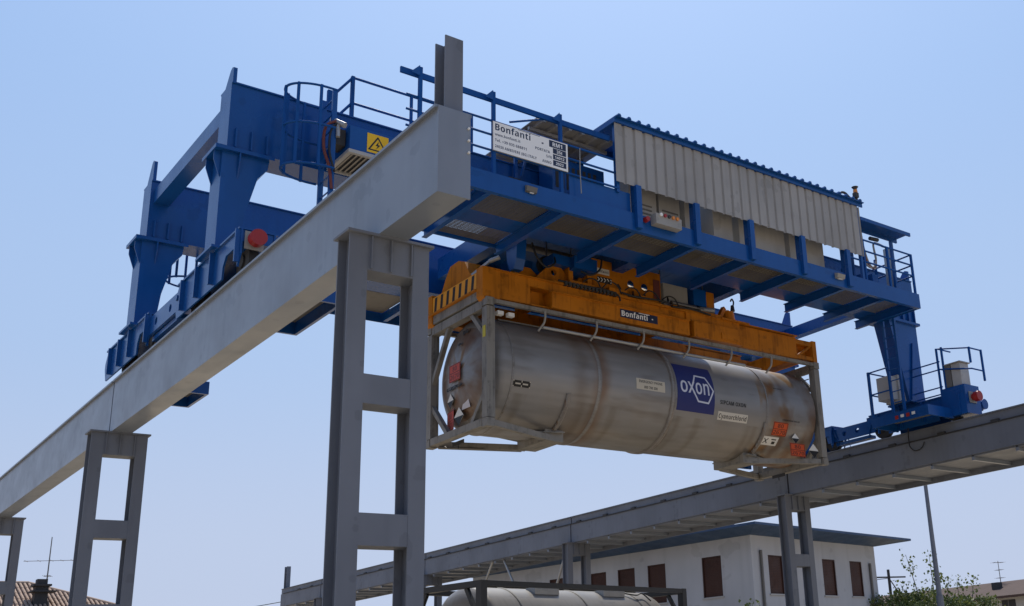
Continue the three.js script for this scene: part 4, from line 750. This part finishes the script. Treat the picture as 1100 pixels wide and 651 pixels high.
{ // long low house at the right, its ridge running along z
  const h = thing('tiled_house', 'low house with brown roof behind the leafy tree', 'house', [65.5, -EYE, -45]);
  const tri = (pts) => { const g = new THREE.BufferGeometry(); g.setAttribute('position', new THREE.Float32BufferAttribute(pts.flat(), 3)); g.computeVertexNormals(); g.setAttribute('uv', new THREE.Float32BufferAttribute(new Array(pts.length * 2).fill(0), 2)); return g; };
  const q = (a, b, c, d) => tri([a, b, c, a, c, d]);
  const z0 = -58, z1 = -33;
  part('wall', [bx(62.2, 68.8, -EYE, 3.8, z0 + 0.6, z1 - 0.6)], std(L(0.5, 0.5, 0.5), { roughness: 0.95, map: rep(paintTex, 0.1) }), h);
  const rf = part('roof', [q([61.5, 3.75, z0], [61.5, 3.75, z1], [65.5, 4.9, z1], [65.5, 4.9, z0]), q([69.5, 3.75, z1], [69.5, 3.75, z0], [65.5, 4.9, z0], [65.5, 4.9, z1]), bx(61.45, 61.6, 3.6, 3.74, z0, z1)], std(L(0.085, 0.052, 0.043), { roughness: 0.95, map: rep(paintTex, 0.5) }), h);
  const wn = part('window', [bx(62.17, 62.198, 2.3, 3.5, -40.9, -39.9)], M.dark, h); part('window_frame', [bx(62.15, 62.169, 2.3, 3.5, -40.43, -40.37)], M.plate, wn);
  part('chimney', [bx(63.4, 63.9, 4.2, 4.75, -42.3, -41.8)], M.dark, rf);
  antenna([65.0, 4.75, -42.6], 1.5, 'small television antenna on the low house roof', 0.3, [[0.93, 0.9], [0.6, 0.4], [0.25, 0.5]]);
  const o = thing('tiled_house', 'small tiled roof between the white building and the tree', 'house', [52, -EYE, -45]);
  part('wall', [bx(47.5, 54, -EYE, 3.2, -50, -44)], plaster, o);
  part('roof', [q([46.8, 3.1, -43.2], [54.6, 3.1, -43.2], [54.6, 4.5, -47], [46.8, 4.5, -47]), q([54.6, 3.1, -50.8], [46.8, 3.1, -50.8], [46.8, 4.5, -47], [54.6, 4.5, -47])], std(L(0.22, 0.13, 0.09), { roughness: 0.95, map: rep(paintTex, 0.7) }), o);
}
// ------------------------------------------------------------------ poles and wires
{
  const p = thing('light_pole', 'slender grey steel light pole beyond the far runway', 'light pole', [38.15, -EYE, -28]);
  const x = 38.15, z = -28;
  part('pole', [rod([x, -EYE, z], [x, 2.6, z], 0.16, 0.15, 16), rod([x, 2.6, z], [x, 8.0, z], 0.11, 0.075, 16)], M.column, p);
  part('lamp_head', [bx(x - 0.15, x + 0.15, 7.98, 8.1, z - 0.7, z + 0.05)], M.plate, p);
  const m = thing('utility_pole', 'dark post with cross bar standing between white building and tree', 'utility pole', [44.0, -EYE, -35.2]);
  part('post', [rod([44, -EYE, -35.2], [44, 4.52, -35.2], 0.09, 0.07)], M.dark, m);
  part('cross_bar', [bar([42.9, 4.12, -35.2], [45.3, 4.18, -35.2], 0.07), bar([42.9, 4.0, -35.2], [44, 4.1, -35.2], 0.03), bar([45.4, 2.6, -35.2], [44, 4.1, -35.2], 0.04)], M.dark, m);
  const wr = (a, b, sag, label) => { const w = thing('overhead_wire', label, 'wire', a); part('wire', [pipe([0, 0.25, 0.5, 0.75, 1].map((f) => [a[0] + (b[0] - a[0]) * f, a[1] + (b[1] - a[1]) * f - sag * 4 * f * (1 - f), a[2] + (b[2] - a[2]) * f]), 0.022, 20, false, 5)], M.dark, w); };
  wr([18.5, 4.75, -73], [33.2, 7.2, -49], 0.35, 'upper overhead wire running to the white building');
  wr([18.5, 4.3, -73], [33.2, 6.5, -49], 0.45, 'lower overhead wire running to the white building');
}
// ------------------------------------------------------------------ tree at the right
{
  const leafM = [L(0.10, 0.14, 0.03), L(0.15, 0.18, 0.04), L(0.07, 0.10, 0.026)].map((c) => new THREE.MeshPhysicalMaterial({ color: c, roughness: 0.85, transmission: 0.3, thickness: 0, side: THREE.DoubleSide }));
  const bark = std(L(0.09, 0.07, 0.05), { roughness: 0.95 });
  function tree(label, x, z, clumps, twigs, dens) {
    const t = thing('leafy_tree', label, 'tree', [x, -EYE, z]);
    const br = [rod([x, -EYE, z], [x + 0.1, 1.2, z], 0.16, 0.1)]; const leaves = [[], [], []];
    const leaf = (c, s, k) => {
      const g = new THREE.BufferGeometry(), a = s, b = s * 0.5;
      g.setAttribute('position', new THREE.Float32BufferAttribute([0, 0, 0, b, a * 0.5, b * 0.3, 0, a, 0, 0, 0, 0, 0, a, 0, -b, a * 0.5, b * 0.3], 3)); g.computeVertexNormals(); g.setAttribute('uv', new THREE.Float32BufferAttribute(new Array(12).fill(0), 2));
      g.rotateX(rr(0, 6.28)); g.rotateY(rr(0, 6.28)); g.rotateZ(rr(0, 6.28)); g.translate(c[0], c[1], c[2]); leaves[k].push(g);
    };
    for (const [cx, cy, cz, rx, ry] of clumps) {
      br.push(rod([x + 0.1, 1.0, z], [cx, cy - ry * 0.3, cz], 0.05, 0.015, 5));
      const n = Math.round(dens * rx * rx * ry);
      for (let i = 0; i < n; i++) {
        const a = rr(0, 6.28), b = Math.acos(rr(-1, 1)), q = Math.pow(rnd(), 0.4) * rr(0.75, 1.12);
        leaf([cx + rx * q * Math.sin(b) * Math.cos(a), cy + ry * q * Math.cos(b), cz + rx * q * Math.sin(b) * Math.sin(a)], rr(0.07, 0.15), Math.floor(rnd() * 3));
      }
    }
    for (const [a, b] of twigs) { br.push(rod(a, b, 0.03, 0.008, 5)); for (let i = 0; i < 80; i++) { const f = rr(0.1, 1.05), w = 0.28; leaf([a[0] + (b[0] - a[0]) * f + rr(-w, w), a[1] + (b[1] - a[1]) * f + rr(-w * 0.7, w * 0.7), a[2] + (b[2] - a[2]) * f + rr(-w, w)], rr(0.08, 0.17), Math.floor(rnd() * 3)); } }
    part('trunk', br, bark, t);
    const cr = new THREE.Group(); leaves.forEach((l, k) => part(k ? 'foliage' : 'crown', l, leafM[k], t));
  }
  const cl = [];
  for (let i = 0; i < 46; i++) cl.push([rr(37.4, 45.8), rr(1.0, 2.8), rr(-32.2, -29.6), rr(0.45, 0.8), rr(0.35, 0.6)]);
  tree('bushy green tree with long thin shoots beyond the light pole', 42.4, -31, cl, [[[40.2, 2.4, -30.5], [39.6, 4.6, -30.6]], [[41.2, 2.4, -30.5], [41.3, 4.7, -30.6]], [[41.0, 2.4, -30.5], [41.9, 3.9, -30.6]], [[43.4, 2.2, -30.8], [43.6, 3.6, -30.9]], [[44.6, 2.2, -31], [45.1, 3.8, -31]], [[39.9, 2.0, -30.5], [39.0, 3.3, -30.6]], [[42.2, 2.4, -30.6], [42.5, 3.5, -30.6]]], 2100);
  tree('small green sapling tip close to the white building', 26.6, -27.2, [[26.6, 1.2, -27.2, 0.25, 0.4]], [[[26.5, 1.2, -27.2], [26.45, 2.2, -27.2]], [[26.6, 1.2, -27.2], [26.8, 1.95, -27.2]]], 900);
}
renderer.render(scene, camera);
